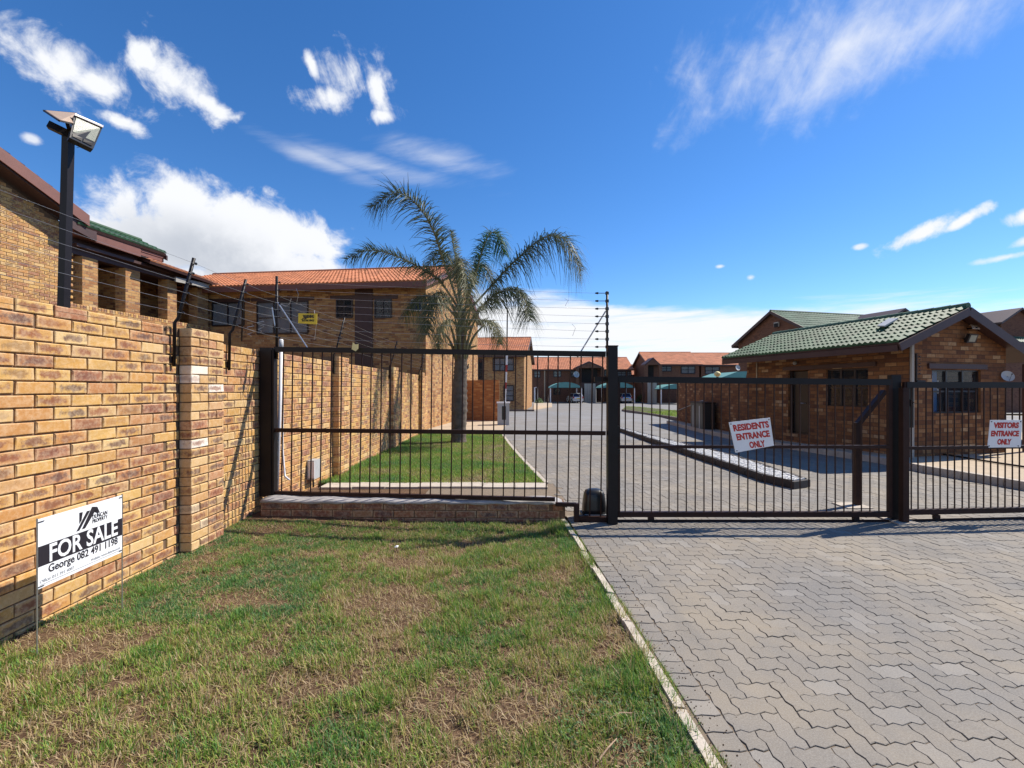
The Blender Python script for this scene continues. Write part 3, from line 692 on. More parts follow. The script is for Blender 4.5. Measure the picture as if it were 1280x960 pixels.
e0, e1 = Vector((*ML[0], 0)), Vector((*MR[0], 0)); part(MB().obox((e0.x - .0, e0.y - .075, -.05), (e1.x - e0.x, e1.y - e0.y, 0), (0, .07, 0), (0, 0, .16)), 'kerb_stone', M['kerb_dark'], med)
cob = MB(); 
for i in range(230):
    for j in range(7):
        t = (i + .5) / 230; a, d = Vector((*lp(ML, t), 0)), Vector((*lp(MR, t), 0)); u = (j + .5) / 7
        a2 = a.lerp(d, .12); d2 = d.lerp(a, .12); c = a2.lerp(d2, u); w_ = (d2 - a2).length / 7 * .47; l = .024 * random.uniform(.8, 1.05); h = .115 + random.uniform(-.008, .012)
        cob.add([(c.x - w_, c.y - l, .08), (c.x + w_, c.y - l, .08), (c.x + w_, c.y + l, .08), (c.x - w_, c.y + l, .08),
                 (c.x - w_ * .7, c.y - l * .7, h), (c.x + w_ * .7, c.y - l * .7, h), (c.x + w_ * .7, c.y + l * .7, h), (c.x - w_ * .7, c.y + l * .7, h)],
                [(4, 5, 6, 7), (0, 1, 5, 4), (1, 2, 6, 5), (2, 3, 7, 6), (3, 0, 4, 7)])
part(cob, 'cobbles', M['pebble'], med, kind='stuff')
bm_ = MB()
for i in range(NSEG):
    t0, t1 = i / NSEG, (i + 1) / NSEG; a, b, c, d = lp(ML, t0), lp(ML, t1), lp(MR, t1), lp(MR, t0)
    bm_.add([(*a, .093), (*d, .093), (*c, .093), (*b, .093)], [(0, 1, 2, 3)])
part(bm_, 'bedding', M['pvc'], med)
# raised pavement round the guard house
struct(MB().prism([(x, y, .115) for x, y in SIDEWALK], (0, 0, -.2)), 'pavement', M['sand'])
sk = thing('kerb', 'pale raised kerb edge of the pavement in front of the guard house', 'kerb', (7.4, 8, 0))
for (xa, ya), (xb, yb) in zip(SIDEWALK[:7], SIDEWALK[1:8]):
    L_ = math.dist((xa, ya), (xb, yb)); nn = max(1, round(L_ / .6))
    for i in range(nn):
        a = Vector((xa + (xb - xa) * i / nn, ya + (yb - ya) * i / nn, .04)); b = Vector((xa + (xb - xa) * (i + 1) / nn, ya + (yb - ya) * (i + 1) / nn, .04)); d = (b - a).normalized() * .006
        part(MB().bar(a + d, b - d, .12, .17 + random.uniform(-.003, .003)), 'kerb_stone', M['concrete'], sk)

# ================================================================== brick walls
def brick_mesh(L_, H_=.073, D_=.106, v_=0):
    r = random.Random(v_ + int(L_ * 1000)); c = .005; j = lambda s=.0026: r.uniform(-s, s)
    y0, y1, z0, z1 = -L_ / 2, L_ / 2, -H_ / 2, H_ / 2
    vs = [(-D_, y0, z0), (-D_, y1, z0), (-D_, y1, z1), (-D_, y0, z1)]
    vs += [(-c, y0 + j(), z0 + j()), (-c, y1 + j(), z0 + j()), (-c, y1 + j(), z1 + j()), (-c, y0 + j(), z1 + j())]
    vs += [(j(), y0 + c, z0 + c), (j(), y1 - c, z0 + c), (j(), y1 - c, z1 - c), (j(), y0 + c, z1 - c)]
    fs = [(8, 9, 10, 11)] + [(4 + a, 4 + (a + 1) % 4, 8 + (a + 1) % 4, 8 + a) for a in range(4)] + [(a, (a + 1) % 4, 4 + (a + 1) % 4, 4 + a) for a in range(4)] + [(3, 2, 1, 0)]
    me = bpy.data.meshes.new('brick'); me.from_pydata(vs, [], fs); me.update()
    at = me.attributes.new('face_uv', 'FLOAT_VECTOR', 'POINT')
    for k, v in enumerate(vs): at.data[k].vector = ((v[1] - y0) / L_ * L_ / .222 + (1 - L_ / .222) / 2, (v[2] - z0) / H_, 0)
    me.materials.append(M['brick']); return me
BM = {'s': [brick_mesh(.222, v_=i) for i in range(4)], 'h': [brick_mesh(.106, v_=i) for i in range(3)], 'q': [brick_mesh(.05, v_=9)]}
BP = {'s': [m_.copy() for m_ in BM['s']], 'h': [m_.copy() for m_ in BM['h']]}
for l in BP.values():
    for m_ in l: m_.materials[0] = M['brick_pier']
WX = -2.95; PITCH = .232; CH = .083
def course_layout(y0, y1, row, h0='s'):
    """stretcher bond between y0 and y1; returns (centre, kind)"""
    out = []; y = y0 + (0 if row % 2 == 0 else -.116)
    while y < y1 - .03:
        a, b = max(y, y0), min(y + PITCH, y1)
        if b - a > .19: out.append(((a + b) / 2 - .0 if b - a > .2319 else (a + .116), 's')) if b - a > .225 else out.append(((a + b) / 2, 's'))
        elif b - a > .08: out.append(((a + b) / 2, 'h'))
        elif b - a > .03: out.append(((a + b) / 2, 'q'))
        y += PITCH
    return out
def jm(x, y, z, rot=None):
    m_ = Matrix.Translation((x + RNG.normal(0, .0012), y + RNG.normal(0, .0012), z + RNG.normal(0, .0010)))
    if rot is not None: m_ = m_ @ rot
    return m_ @ Matrix.Rotation(RNG.normal(0, .004), 4, 'X')
def zc(row): return -.085 + CH * (row + .5)                   # row 0 is buried; top of row 24 at 1.99
wall = thing('boundary_wall', 'tan face brick boundary wall beside the front lawn, nearest the camera, with one pier', 'wall', (WX, 4.0, 0))
PY0, PY1 = 4.045, 4.50                                        # the pier
part(MB().box(WX - .21, WX - .013, .6, 5.36, -.1, zc(22) + .036).box(WX - .2101, WX - .0131, .6, PY0, zc(22) + .03, zc(24) + .036), 'mortar', M['mortar'], wall)
pier = part(MB().box(WX - .2, WX + .095, PY0 + .008, PY1 - .008, -.1, zc(24) + .036), 'pier', M['mortar'], wall)
BR = []
for row in range(25):
    for yc, k in course_layout(.62, PY0, row): BR.append((0, k, WX, yc, zc(row), None))
    if row < 24 - 0:
        for yc, k in course_layout(PY1, 5.36, row + 1):
            if row < 24: BR.append((0, k, WX, yc, zc(row), None))
    # pier: face bricks towards the drive and the return facing the camera
    pat = row % 2
    if pat == 0: lay = [('s', PY0 + .111), ('s', PY0 + .343)]
    else: lay = [('h', PY0 + .053), ('h', PY0 + .169), ('h', PY0 + .285), ('h', PY0 + .401)]
    for k, yc in lay: BR.append((1, k, WX + .108, yc, zc(row), None))
BR = [b for b in BR if not (b[0] == 0 and b[3] > PY1 and b[4] > zc(23) + .01)]
def bsize(b): 
    y = b[3]; return 0 if abs(b[2]) / y > 1.17 or b[4] < -.04 else F * 2.95 * .2 / y ** 2 * (1 if b[1] == 's' else .55 if b[1] == 'h' else .2)
BR.sort(key=lambda b: -bsize(b))
npier = 0
for idx, b in enumerate(BR):
    isp, k, x, y, z, _ = b
    src = (BP if isp else BM)[k]; me = random.choice(src)
    b = (me, jm(x, y, z), isp); BR[idx] = b
nearb = BR[:300]; rest = BR[300:]
for me, mt, isp in nearb:
    par = pier if isp else wall
    o = bpy.data.objects.new('brick', me); COL.objects.link(o); o.parent = par
    l = mt.to_translation() - wloc(par); o.location = l; o.rotation_euler = mt.to_euler()
join_meshes('brickwork', [(a, b) for a, b, c in rest if not c], M['brick'], wall, uvattr='face_uv')
if any(c for a, b, c in rest): join_meshes('brickwork', [(a, b) for a, b, c in rest if c], M['brick_pier'], pier, uvattr='face_uv')
# wall beyond the fence, with three piers
wall2 = thing('boundary_wall', 'long tan face brick boundary wall behind the fence, running past the palm', 'wall', (WX, 10, 0))
WE = 15.9
part(MB().box(WX - .21, WX - .013, 5.362, WE, -.1, zc(23) + .036), 'mortar', M['mortar'], wall2)
it = []
for row in range(24):
    for yc, k in course_layout(5.37, WE, row): it.append((random.choice(BM[k]), jm(WX, yc, zc(row))))
join_meshes('brickwork', it, M['brick'], wall2, uvattr='face_uv')
for py0 in (7.50, 10.96, 14.42):
    pr = part(MB().box(WX - .2, WX + .098, py0 + .008, py0 + .447, -.1, zc(24) + .036), 'pier', M['mortar'], wall2); it = []
    for row in range(25):
        lay = [('s', py0 + .111), ('s', py0 + .343)] if row % 2 == 0 else [('h', py0 + .053), ('h', py0 + .169), ('h', py0 + .285), ('h', py0 + .401)]
        for k, yc in lay: it.append((random.choice(BM[k]), jm(WX + .108, yc, zc(row))))
    join_meshes('brickwork', it, M['brick'], pr, uvattr='face_uv')
# low plinth wall under the fence
low = thing('plinth_wall', 'low brick plinth wall with a grey plastered cap under the left fence', 'wall', (-1.2, 5.25, 0))
LX0, LX1, LYa, LYb = -2.83, .60, 5.13, 5.06                    # front face, left end and right end
def ly(x): return LYa + (LYb - LYa) * (x - LX0) / (LX1 - LX0)
part(MB().prism([(LX0, LYa + .01, -.1), (LX1 - .008, LYb + .01, -.1), (LX1 - .008, LYb + .24, -.1), (LX0, LYa + .26, -.1)], (0, 0, .27)), 'mortar', M['mortar'], low)
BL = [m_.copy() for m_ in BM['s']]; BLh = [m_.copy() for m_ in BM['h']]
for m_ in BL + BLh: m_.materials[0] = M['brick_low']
ROTF = Matrix.Rotation(R(-90), 4, 'Z')                         # face towards the camera
for row in range(3):
    z = .0405 + (row - 1) * CH + .008
    x = LX0 - (.116 if row % 2 else 0)
    while x < LX1 - .05:
        a, b = max(x, LX0), min(x + PITCH, LX1)
        if b - a > .1:
            me = random.choice(BL if b - a > .2 else BLh); xc = (a + b) / 2
            o = bpy.data.objects.new('brick', me); COL.objects.link(o); o.parent = low; o.location = Vector((xc, ly(xc) + RNG.normal(0, .002), z)) - wloc(low); o.rotation_euler = (0, RNG.normal(0, .006), R(-90) + RNG.normal(0, .006))
        x += PITCH
cap = MB(); N_ = 40; vs = []
for i in range(N_ + 1):
    x = LX0 + (LX1 + .01 - LX0) * i / N_; y = ly(x); w1_ = .006 * math.sin(i * 1.7) + .004 * math.sin(i * .6); top = .205 + .006 * math.sin(i * .9) - (.05 if i == N_ else .012 if i == N_ - 1 else 0)
    vs += [(x, y - .012 + w1_, .165 + w1_ * .8), (x, y - .012 + w1_, top - .018), (x, y + .03, top), (x, y + .20, top + .004), (x, y + .262, top - .02), (x, y + .262, .15)]
fs = []
for i in range(N_):
    for k in range(6):
        a = i * 6 + k; b = i * 6 + (k + 1) % 6; fs.append((a, a + 6, b + 6, b))
fs += [tuple(range(6)), tuple(range(N_ * 6 + 5, N_ * 6 - 1, -1))]
cap.add(vs, fs); part(cap, 'coping', M['cement'], low, smooth=True)
# ================================================================== fence, gates
def text_mesh(txt, size, offset=0.0, sx=1.0, extrude=.0008, align='CENTER', italic=0.0):
    cu = bpy.data.curves.new('txt', 'FONT'); cu.body = txt; cu.size = size; cu.offset = offset; cu.extrude = extrude; cu.align_x = align; cu.resolution_u = 3; cu.shear = italic
    o = bpy.data.objects.new('txt', cu); COL.objects.link(o); dg = bpy.context.evaluated_depsgraph_get(); dg.update()
    me = bpy.data.meshes.new_from_object(o.evaluated_get(dg)); bpy.data.objects.remove(o)
    me.transform(Matrix.Diagonal((sx, 1, 1, 1))); return me
def text_on(name, txt, size, m, parent, org, right, up, offset=0.0, sx=1.0, align='CENTER', italic=0.0, width=None):
    """flat lettering standing 1 mm proud of a board"""
    me = text_mesh(txt, size, offset, 1.0, align=align, italic=italic)
    xs = [v.co.x for v in me.vertices]
    if width: sx = width / (max(xs) - min(xs))
    right, up = Vector(right).normalized(), Vector(up).normalized(); n = right.cross(up)
    mt = Matrix.Translation(Vector(org) - wloc(parent)) @ Matrix(((right.x * sx, up.x, n.x, 0), (right.y * sx, up.y, n.y, 0), (right.z * sx, up.z, n.z, 0), (0, 0, 0, 1)))
    me.transform(mt); me.materials.clear(); me.materials.append(m); me.name = name
    o = bpy.data.objects.new(name, me); COL.objects.link(o); o.parent = parent; return o
ROD = mesh_of(MB().tube([(0, 0, 0), (0, 0, 1)], .0078, 6), 'bar', M['rust'])
def FY(x): return 5.35 + (4.97 - 5.35) * (x + 2.78) / (1.03 + 2.78)
fence = thing('steel_fence', 'fixed dark brown steel bar fence on the low brick wall, left of the gates', 'fence', (-.9, 5.15, 0))
def top_z(x): return 1.912 + (1.826 - 1.912) * (x + 2.78) / 3.81
mb = MB(); part(MB().bar((-2.78, FY(-2.78), top_z(-2.78)), (1.02, FY(1.02), top_z(1.02)), .05, .058), 'rail', M['steel'], fence)
part(MB().bar((-2.78, FY(-2.78), .965), (1.02, FY(1.02), .965), .045, .045), 'rail', M['rust'], fence)
part(MB().bar((-2.78, FY(-2.78), .232), (.475, FY(.475), .232), .045, .04), 'rail', M['rust'], fence)
part(MB().bar((.475, FY(.475) - .03, .185), (.70, FY(.7) - .03, .185), .04, .04).bar((.70, FY(.7) - .03, -.01), (.70, FY(.7) - .03, .2), .05, .05), 'rail', M['rust'], fence)
part(MB().bar((.70, FY(.7), .035), (1.03, FY(1.03), .025), .05, .055), 'rail', M['rust'], fence)
part(MB().box(-2.935, -2.80, 5.30, 5.42, .2, 1.93).box(-2.80, -2.775, 5.31, 5.40, .2, 1.91), 'post', M['steel'], fence)
x = -2.70; i = 0
while x < .98:
    zb = .232 if x < .475 else .185 if x < .69 else .03
    l = top_z(x) - zb; shared(ROD, 'bar', fence, (x, FY(x), zb), (random.gauss(0, .002), .014 + random.gauss(0, .0022), 0), (1, 1, l)); x += .1183; i += 1
# yellow warning plates hung on the fence
def plate(pts, y, m, name, label, th=.004):
    ps = [P(px, py, y) for px, py in pts]; t = thing(name, label, 'sign', ps[0])
    part(MB().prism(ps, (0, th, 0)), 'plate', m, t); return t, ps
yw, ps = plate(((373, 391.5), (396.5, 392), (396, 405.5), (372.5, 404)), 5.28, M['yellow'], 'warning_sign', 'yellow electric fence warning plate hanging on the wires above the left fence')
c = sum(ps, Vector()) / 4
bolt = MB().prism([c + Vector(q) * .8 for q in ((-.10, -.002, -.018), (-.02, -.002, .034), (-.035, -.002, .012), (.02, -.002, .022), (-.05, -.002, -.02), (-.035, -.002, .004))], (0, -.001, 0))
part(bolt, 'lightning_mark', M['ink'], yw)
text_on('lettering', 'WARNING', .05, M['ink'], yw, c + Vector((.012, -.0025, .008)), (1, 0, 0), (0, 0, 1), .002, width=.13)
text_on('lettering', 'ELECTRIC FENCE', .03, M['ink'], yw, c + Vector((.005, -.0025, -.032)), (1, 0, 0), (0, 0, 1), .001, width=.14)
plate(((441, 428), (444, 430.5), (448, 430), (447.5, 436), (444.5, 439), (439.5, 436.5)), 5.17, M['cream'], 'fence_tag', 'small faded yellow plastic tag hanging from the wires of the left fence')
# conduit pipes, box on the wall
pp = thing('drain_pipe', 'white plastic conduit pipe standing behind the corner post of the fence', 'pipe', (-2.73, 5.45, 0))
part(MB().tube([P(346, 613, 5.5), P(349.5, 520, 5.5), P(351.5, 424, 5.5)], .02, 10), 'pipe', M['pvc'], pp, True)
part(MB().tube([P(351.3, 437, 5.5), P(351.6, 425, 5.5)], .026, 10), 'coupling', M['grey'], pp, True)
pp = thing('drain_pipe', 'thin grey conduit pipe bending down to the lawn beside the white one', 'pipe', (-2.78, 5.6, 0))
part(MB().tube([P(353.5, 480, 5.62), P(353, 560, 5.62), P(356, 595, 5.62), P(362, 600, 5.62)], .012, 8), 'pipe', M['pvc'], pp, True)
jb = thing('junction_box', 'small pale grey junction box fixed low on the brick boundary wall behind the fence', 'box', P(388, 600, 6.55))
a = hit(384, 577, (WX + .01, 0, 0), (1, 0, 0)); b = hit(393, 601, (WX + .01, 0, 0), (1, 0, 0))
part(MB().box(WX + .004, WX + .11, a.y, a.y + .20, .15, .42), 'body', M['grey'], jb); part(MB().box(WX + .03, WX + .118, a.y - .012, a.y + .0, .17, .40), 'cover', M['pvc'], jb)
part(MB().tube([(WX + .05, a.y + .1, .15), (WX + .06, a.y + .09, .02)], .012, 6), 'cable', M['steel'], jb)
# gate posts
gp = thing('gate_post', 'tall black steel gate post between the left fence and the residents gate', 'post', (1.08, 4.92, 0))
part(MB().box(1.025, 1.128, 4.86, 4.96, -.02, 1.90), 'post', M['steel'], gp); part(MB().box(1.02, 1.133, 4.855, 4.965, 1.90, 1.912), 'post_cap', M['steel'], gp)
part(MB().box(1.128, 1.15, 4.88, 4.94, .93, 1.05).box(1.128, 1.16, 4.89, 4.93, .75, .80), 'guide_bracket', M['steel'], gp)
gc = thing('gate_post', 'thick black steel post where the residents and visitors gates meet', 'post', (4.24, 5.02, 0))
part(MB().box(4.18, 4.285, 5.02, 5.08, -.02, 1.60), 'post', M['steel'], gc); part(MB().box(4.205, 4.27, 4.90, 4.96, -.02, 1.46), 'post', M['rust'], gc)
part(MB().box(4.35, 4.44, 5.04, 5.10, 1.02, 1.48), 'lock_box', M['black'], gc); part(MB().tube([(4.38, 5.03, 1.33), (4.42, 5.02, 1.30), (4.40, 5.03, 1.26)], .008, 6), 'latch', M['steel'], gc)
part(MB().box(4.12, 4.36, 4.86, 5.16, -.03, .012), 'footing', M['concrete'], gc)
# sliding gates
def gate(name, label, xa, ya, xb, yb, zt, ztb, zm, zb, pitch, sign=None):
    g_ = thing(name, label, 'gate', ((xa + xb) / 2, (ya + yb) / 2, 0))
    yy = lambda x: ya + (yb - ya) * (x - xa) / (xb - xa); tt = lambda x: zt + (ztb - zt) * (x - xa) / (xb - xa)
    part(MB().bar((xa, ya, zt), (xb, yb, ztb), .05, .066), 'rail', M['steel'], g_); part(MB().bar((xa, ya, zm), (xb, yb, zm), .04, .034), 'rail', M['rust'], g_)
    part(MB().bar((xa, ya, zb), (xb, yb, zb), .05, .056), 'rail', M['rust'], g_)
    for x in (xa, xb): part(MB().box(x - .02, x + .02, yy(x) - .018, yy(x) + .018, zb - .03, tt(x) + .03), 'stile', M['rust'], g_)
    x = xa + pitch * .8
    while x < xb - .04:
        shared(ROD, 'bar', g_, (x + random.gauss(0, .0018), yy(x), zb), (random.gauss(0, .002), random.gauss(0, .0022), 0), (.88, .88, tt(x) - zb)); x += pitch
    return g_
rg = gate('sliding_gate', 'left sliding gate leaf of brown steel bars carrying the RESIDENTS ENTRANCE ONLY sign', 1.16, 4.99, 4.13, 4.99, 1.552, 1.52, .815, .078, .0958)
part(MB().bar((.90, 4.99, 1.552), (1.16, 4.99, 1.552), .045, .055), 'rail', M['steel'], rg)
vg = gate('sliding_gate', 'right sliding gate leaf of brown steel bars carrying the VISITORS ENTRANCE ONLY sign', 4.31, 5.0, 7.9, 5.26, 1.492, 1.49, .80, .098, .086)
def wheel(g_, x, y):
    part(MB().box(x - .028, x + .028, y - .02, y + .02, .025, .06), 'bracket', M['rust'], g_)
    part(MB().disc((x, y, .03), (0, 1, 0), .034, .03, 14), 'wheel', M['steel'], g_)
for x in (1.52, 3.76): wheel(rg, x, 4.99)
wheel(vg, 4.68, 5.03); wheel(vg, 7.0, 5.2)
tr = thing('gate_track', 'dark steel ground track that the sliding gates run along', 'track', (4, 4.99, 0))
part(MB().obox((.72, 4.955, -.012), (3.55, 0, 0), (0, .07, 0), (0, 0, .015)).obox((.72, 4.985, .003), (3.55, 0, 0), (0, .012, 0), (0, 0, .014)), 'rail', M['rust'], tr)
part(MB().obox((4.36, 4.965, -.012), (3.6, .26, 0), (0, .07, 0), (0, 0, .015)).obox((4.36, 4.995, .003), (3.6, .26, 0), (0, .012, 0), (0, 0, .014)), 'rail', M['rust'], tr)
# brace post behind the residents gate
sp_ = thing('support_post', 'brown steel post with a slanting arm standing behind the residents gate', 'post', (4.28, 5.66, 0))
part(MB().bar((4.28, 5.66, 0), (4.28, 5.66, 1.03), .058, .058), 'post', M['rust'], sp_); part(MB().bar((4.28, 5.66, 1.0), (4.62, 5.66, 1.42), .062, .05), 'arm', M['rust'], sp_)
part(MB().box(4.05, 4.36, 5.50, 5.78, -.02, .012), 'footing', M['concrete'], sp_)
# gate motor
gm = thing('gate_motor', 'domed black gate motor standing beside the tall gate post', 'gate motor', (.92, 5.12, 0))
def loft(rings, n=20):
    mb = MB(); vs = []
    for (cx_, cy_, z, rx, ry, e_) in rings:
        for k in range(n):
            t = 2 * math.pi * k / n; c, s_ = math.cos(t), math.sin(t)
            vs.append((cx_ + rx * math.copysign(abs(c) ** e_, c), cy_ + ry * math.copysign(abs(s_) ** e_, s_), z))
    fs = [(i * n + k, i * n + (k + 1) % n, (i + 1) * n + (k + 1) % n, (i + 1) * n + k) for i in range(len(rings) - 1) for k in range(n)]
    fs += [tuple(range(n - 1, -1, -1)), tuple(range((len(rings) - 1) * n, len(rings) * n))]
    return mb.add(vs, fs)
part(loft([(.925, 5.14, .06, .132, .11, .45), (.925, 5.14, .11, .130, .108, .45), (.925, 5.14, .20, .122, .102, .5), (.925, 5.14, .27, .112, .095, .55), (.925, 5.14, .305, .095, .08, .6), (.925, 5.14, .322, .06, .05, .7), (.925, 5.14, .327, .02, .02, .9)]), 'cover', M['black'], gm, True)
part(MB().box(.78, 1.07, 5.02, 5.26, -.02, .05), 'base_plate', M['steel'], gm); part(MB().box(.80, 1.05, 5.028, 5.25, .052, .060), 'seam', M['grey'], gm)
part(MB().tube([(.80, 5.05, .05), (.79, 5.03, .10)], .006, 6), 'cable', M['steel'], gm)
# boards on the gates
def board(name, label, pts, y, lines, sizes):
    ps = [P(px, py, y) for px, py in pts]                       # tl, tr, br, bl
    t = thing(name, label, 'sign', ps[3]); part(MB().prism(ps, (0, .006, 0)), 'board', M['white'], t)
    rt = (ps[1] - ps[0]); up = (ps[0] - ps[3]); c0 = (ps[0] + ps[3]) / 2
    for ln, (u, v, wd, hh) in zip(lines, sizes):
        o = ps[3] + rt * u + up * v + Vector((0, -.0015, 0))
        text_on('lettering', ln, hh * up.length / .72, M['redink'], t, o, rt, up, .0042, width=wd * rt.length)
    mb = MB()
    for q in ((.04, .94), (.96, .94), (.04, .06), (.96, .06)): p = ps[3] + rt * q[0] + up * q[1]; mb.disc(p + Vector((0, -.002, 0)), (0, 1, 0), .006, .004, 8)
    part(mb, 'screws', M['steel'], t); return t
board('gate_sign', 'tilted white board with red RESIDENTS ENTRANCE ONLY lettering on the left gate', ((911, 528), (962.5, 522), (967.5, 557), (919.5, 566)), 4.94,
      ['RESIDENTS', 'ENTRANCE', 'ONLY'], [(.50, .70, .86, .20), (.50, .40, .80, .20), (.55, .10, .38, .20)])
board('gate_sign', 'upright white board with red VISITORS ENTRANCE ONLY lettering on the right gate', ((1238, 525), (1277.5, 525), (1276, 559), (1234.5, 559.5)), 5.05,
      ['VISITORS', 'ENTRANCE', 'ONLY'], [(.52, .72, .80, .19), (.50, .42, .88, .19), (.50, .12, .44, .19)])
# for sale board on two thin stakes
fs_ = thing('for_sale_sign', 'white and black FOR SALE board on two thin stakes in front of the brick wall', 'sign', (-2.58, 2.75, -.05))
XA, YA, XB, YB = -2.595, 2.497, -2.577, 3.012
A0, A1 = Vector((XA, YA, .345)), Vector((XA, YA, .728)); B0, B1 = Vector((XB, YB, .366)), Vector((XB, YB, .742))
dv = (B0 - A0).normalized(); nv = dv.cross(Vector((0, 0, 1))).normalized()
part(MB().prism([A0, B0, B1, A1], nv * -.006), 'board', M['white'], fs_)
def bp_(u, v, o=.0012): return A0.lerp(B0, u).lerp(A1.lerp(B1, u), v) + nv * o
UP_ = (A1 - A0).normalized()
part(MB().prism([bp_(0, .315, .0005), bp_(1, .305, .0005), bp_(1, .60, .0005), bp_(0, .605, .0005)], nv * .0008), 'printed_band', M['ink'], fs_)
text_on('lettering', 'FOR SALE', .135, M['white'], fs_, bp_(.52, .345, .002), dv, UP_, .0026, width=.425)
text_on('lettering', 'George 082 491 1198', .062, M['ink'], fs_, bp_(.52, .185, .001), dv, UP_, .0008, width=.43)
text_on('lettering', 'Office: 011 391 4087', .026, M['grey'], fs_, bp_(.20, .075, .001), dv, UP_, 0, width=.19)
text_on('lettering', 'Website: www.duncan.co.za', .024, M['grey'], fs_, bp_(.78, .078, .001), dv, UP_, 0, width=.20)
part(MB().prism([bp_(.02, .045, .0005), bp_(.98, .045, .0005), bp_(.98, .055, .0005), bp_(.02, .055, .0005)], nv * .0006), 'printed_line', M['grey'], fs_)
for q in ([(.445, .92), (.485, .915), (.470, .79), (.445, .745)], [(.41, .64), (.445, .64), (.575, .905), (.535, .91)], [(.475, .645), (.515, .645), (.635, .865), (.69, .85), (.665, .93), (.60, .955)], [(.645, .90), (.70, .83), (.67, .82), (.62, .87)]):
    part(MB().prism([bp_(a, b, .0006) for a, b in q], nv * .0008), 'logo_stroke', M['ink'], fs_)
text_on('lettering', 'DUNCAN', .036, M['ink'], fs_, bp_(.70, .755, .001), dv, UP_, .0002, width=.098)
text_on('lettering', 'PROPERTY', .032, M['ink'], fs_, bp_(.70, .685, .001), dv, UP_, .0002, width=.10)
for X_, Y_, z0, z1 in ((XA, YA - .004, -.10, .735), (XB, YB + .004, -.09, .75)):
    part(MB().tube([(X_ - .002, Y_, z0), (X_ - .002, Y_, z1)], .004, 6), 'stake', M['galv'], fs_)
for a, b in ((0, .96), (1, .97), (0, .03), (1, .04)):
    p = bp_(a, b, .002); d = dv * (.03 if a == 0 else -.022); part(MB().bar(p, p + d, .004, .004), 'cable_tie', M['black'], fs_)
# ------------------------------------------------------------------ electric fence
def insul(t, p, d, l=.075):
    d = Vector(d).normalized(); part(MB().tube([p, p + d * l * .75], .004, 6).tube([p + d * l * .7, p + d * l * .8, p + d * l], [.011, .012, .006], 8), 'insulator', M['black'], t)
ZW = [2.10 + .085 * i for i in range(6)]
def brx(z): return -2.895 + (z - 2.04) * .26
brackets = []
def bracket(y, label, stay=False, low=1.64, top=2.58):
    t = thing('fence_bracket', label, 'electric fence post', (WX, y, low), 'leaning electric fence brackets on the boundary wall')
    part(MB().tube([(WX + .022, y, low), (WX + .028, y, 2.02), (brx(2.06), y, 2.06), (brx(top), y, top)], .014, 8), 'pole', M['steel'], t, True)
    for z in ZW: insul(t, Vector((brx(z), y, z)), (.75, -.2, .05), .05)
    part(MB().box(WX - .002, WX + .012, y - .025, y + .025, low + .03, low + .09), 'bracket', M['steel'], t)
    if stay: part(MB().tube([(brx(2.45), y + .01, 2.45), (WX - .05, y + .34, 1.98)], .009, 6), 'stay', M['steel'], t)
    return t
bracket(1.75, 'leaning electric fence bracket on the near end of the brick wall, left of the photo') if False else None
bracket(3.95, 'leaning black electric fence bracket just before the brick pier of the near wall')
bracket(4.72, 'leaning electric fence bracket with a stay, just past the pier of the near wall', True)
bracket(7.47, 'electric fence bracket on the second pier, seen above the left fence', False, 1.7, 2.62)
bracket(10.9, 'electric fence bracket on the third pier, beyond the left fence', False, 1.7, 2.6)
bracket(14.35, 'electric fence bracket on the last pier before the two storey house', False, 1.7, 2.6)
cp = thing('fence_bracket', 'upright electric fence pole with a slanting stay on the corner post of the fence', 'electric fence post', (-2.76, 5.35, 1.9))
part(MB().tube([(-2.76, 5.35, 1.80), (-2.76, 5.35, 2.77)], .016, 8), 'pole', M['steel'], cp, True)
part(MB().tube([P(347, 378, 5.33), P(385, 436, 5.3)], .008, 6), 'stay', M['galv'], cp)
part(MB().tube([P(340, 384, 5.36), P(343.5, 407, 5.36)], .007, 6), 'stay', M['galv'], cp)
ZG = [2.49, 2.405, 2.32, 2.237, 2.157, 2.075, 1.99, 1.905]; ZC = [2.70, 2.61, 2.53, 2.45, 2.37, 2.29, 2.16, 2.05]
for z in ZC: insul(cp, Vector((-2.76, 5.35, z)), (.8, -.35, -.1), .06)
gpole = thing('fence_bracket', 'upright electric fence pole with eight arms on the tall gate post', 'electric fence post', (1.035, 4.97, 1.8))
part(MB().tube([(1.037, 4.97, 1.80), (1.037, 4.97, 2.51)], .013, 8), 'pole', M['steel'], gpole, True)
for z in ZG: insul(gpole, Vector((1.02, 4.965, z)), (-1, 0, .0), .115); part(MB().disc((1.037, 4.97, z), (0, 0, 1), .02, .03, 8), 'clamp', M['black'], gpole)
part(MB().tube([P(757, 389, 4.98), P(721.5, 447, 5.02)], .0085, 6), 'stay', M['galv'], gpole)
def wire(pts, r=.0016, sag=.0):
    out = []
    for a, b in zip(pts[:-1], pts[1:]):
        a, b = Vector(a), Vector(b)
        for i in range(6): t = i / 6; p = a.lerp(b, t); p.z -= sag * 4 * t * (1 - t); out.append(p)
    out.append(Vector(pts[-1])); return MB().tube(out, r, 4)
wt = thing('fence_wires', 'electric fence wires strung along the top of the brick boundary wall', 'electric fence', (WX, 5, 2))
for k, z in enumerate(ZW):
    zc_ = ZC[5 - k if k else 5]; xx = brx(z) + .04
    part(wire([(xx, .5, z - .03), (xx, 3.95, z), (xx, 4.72, z), (-2.72, 5.33, ZC[7 - k] ), (xx + .02, 7.47, z + .02), (xx, 10.9, z), (xx, 14.35, z), (xx, 15.8, z)], .0013, .008), 'wire', M['galv'], wt)
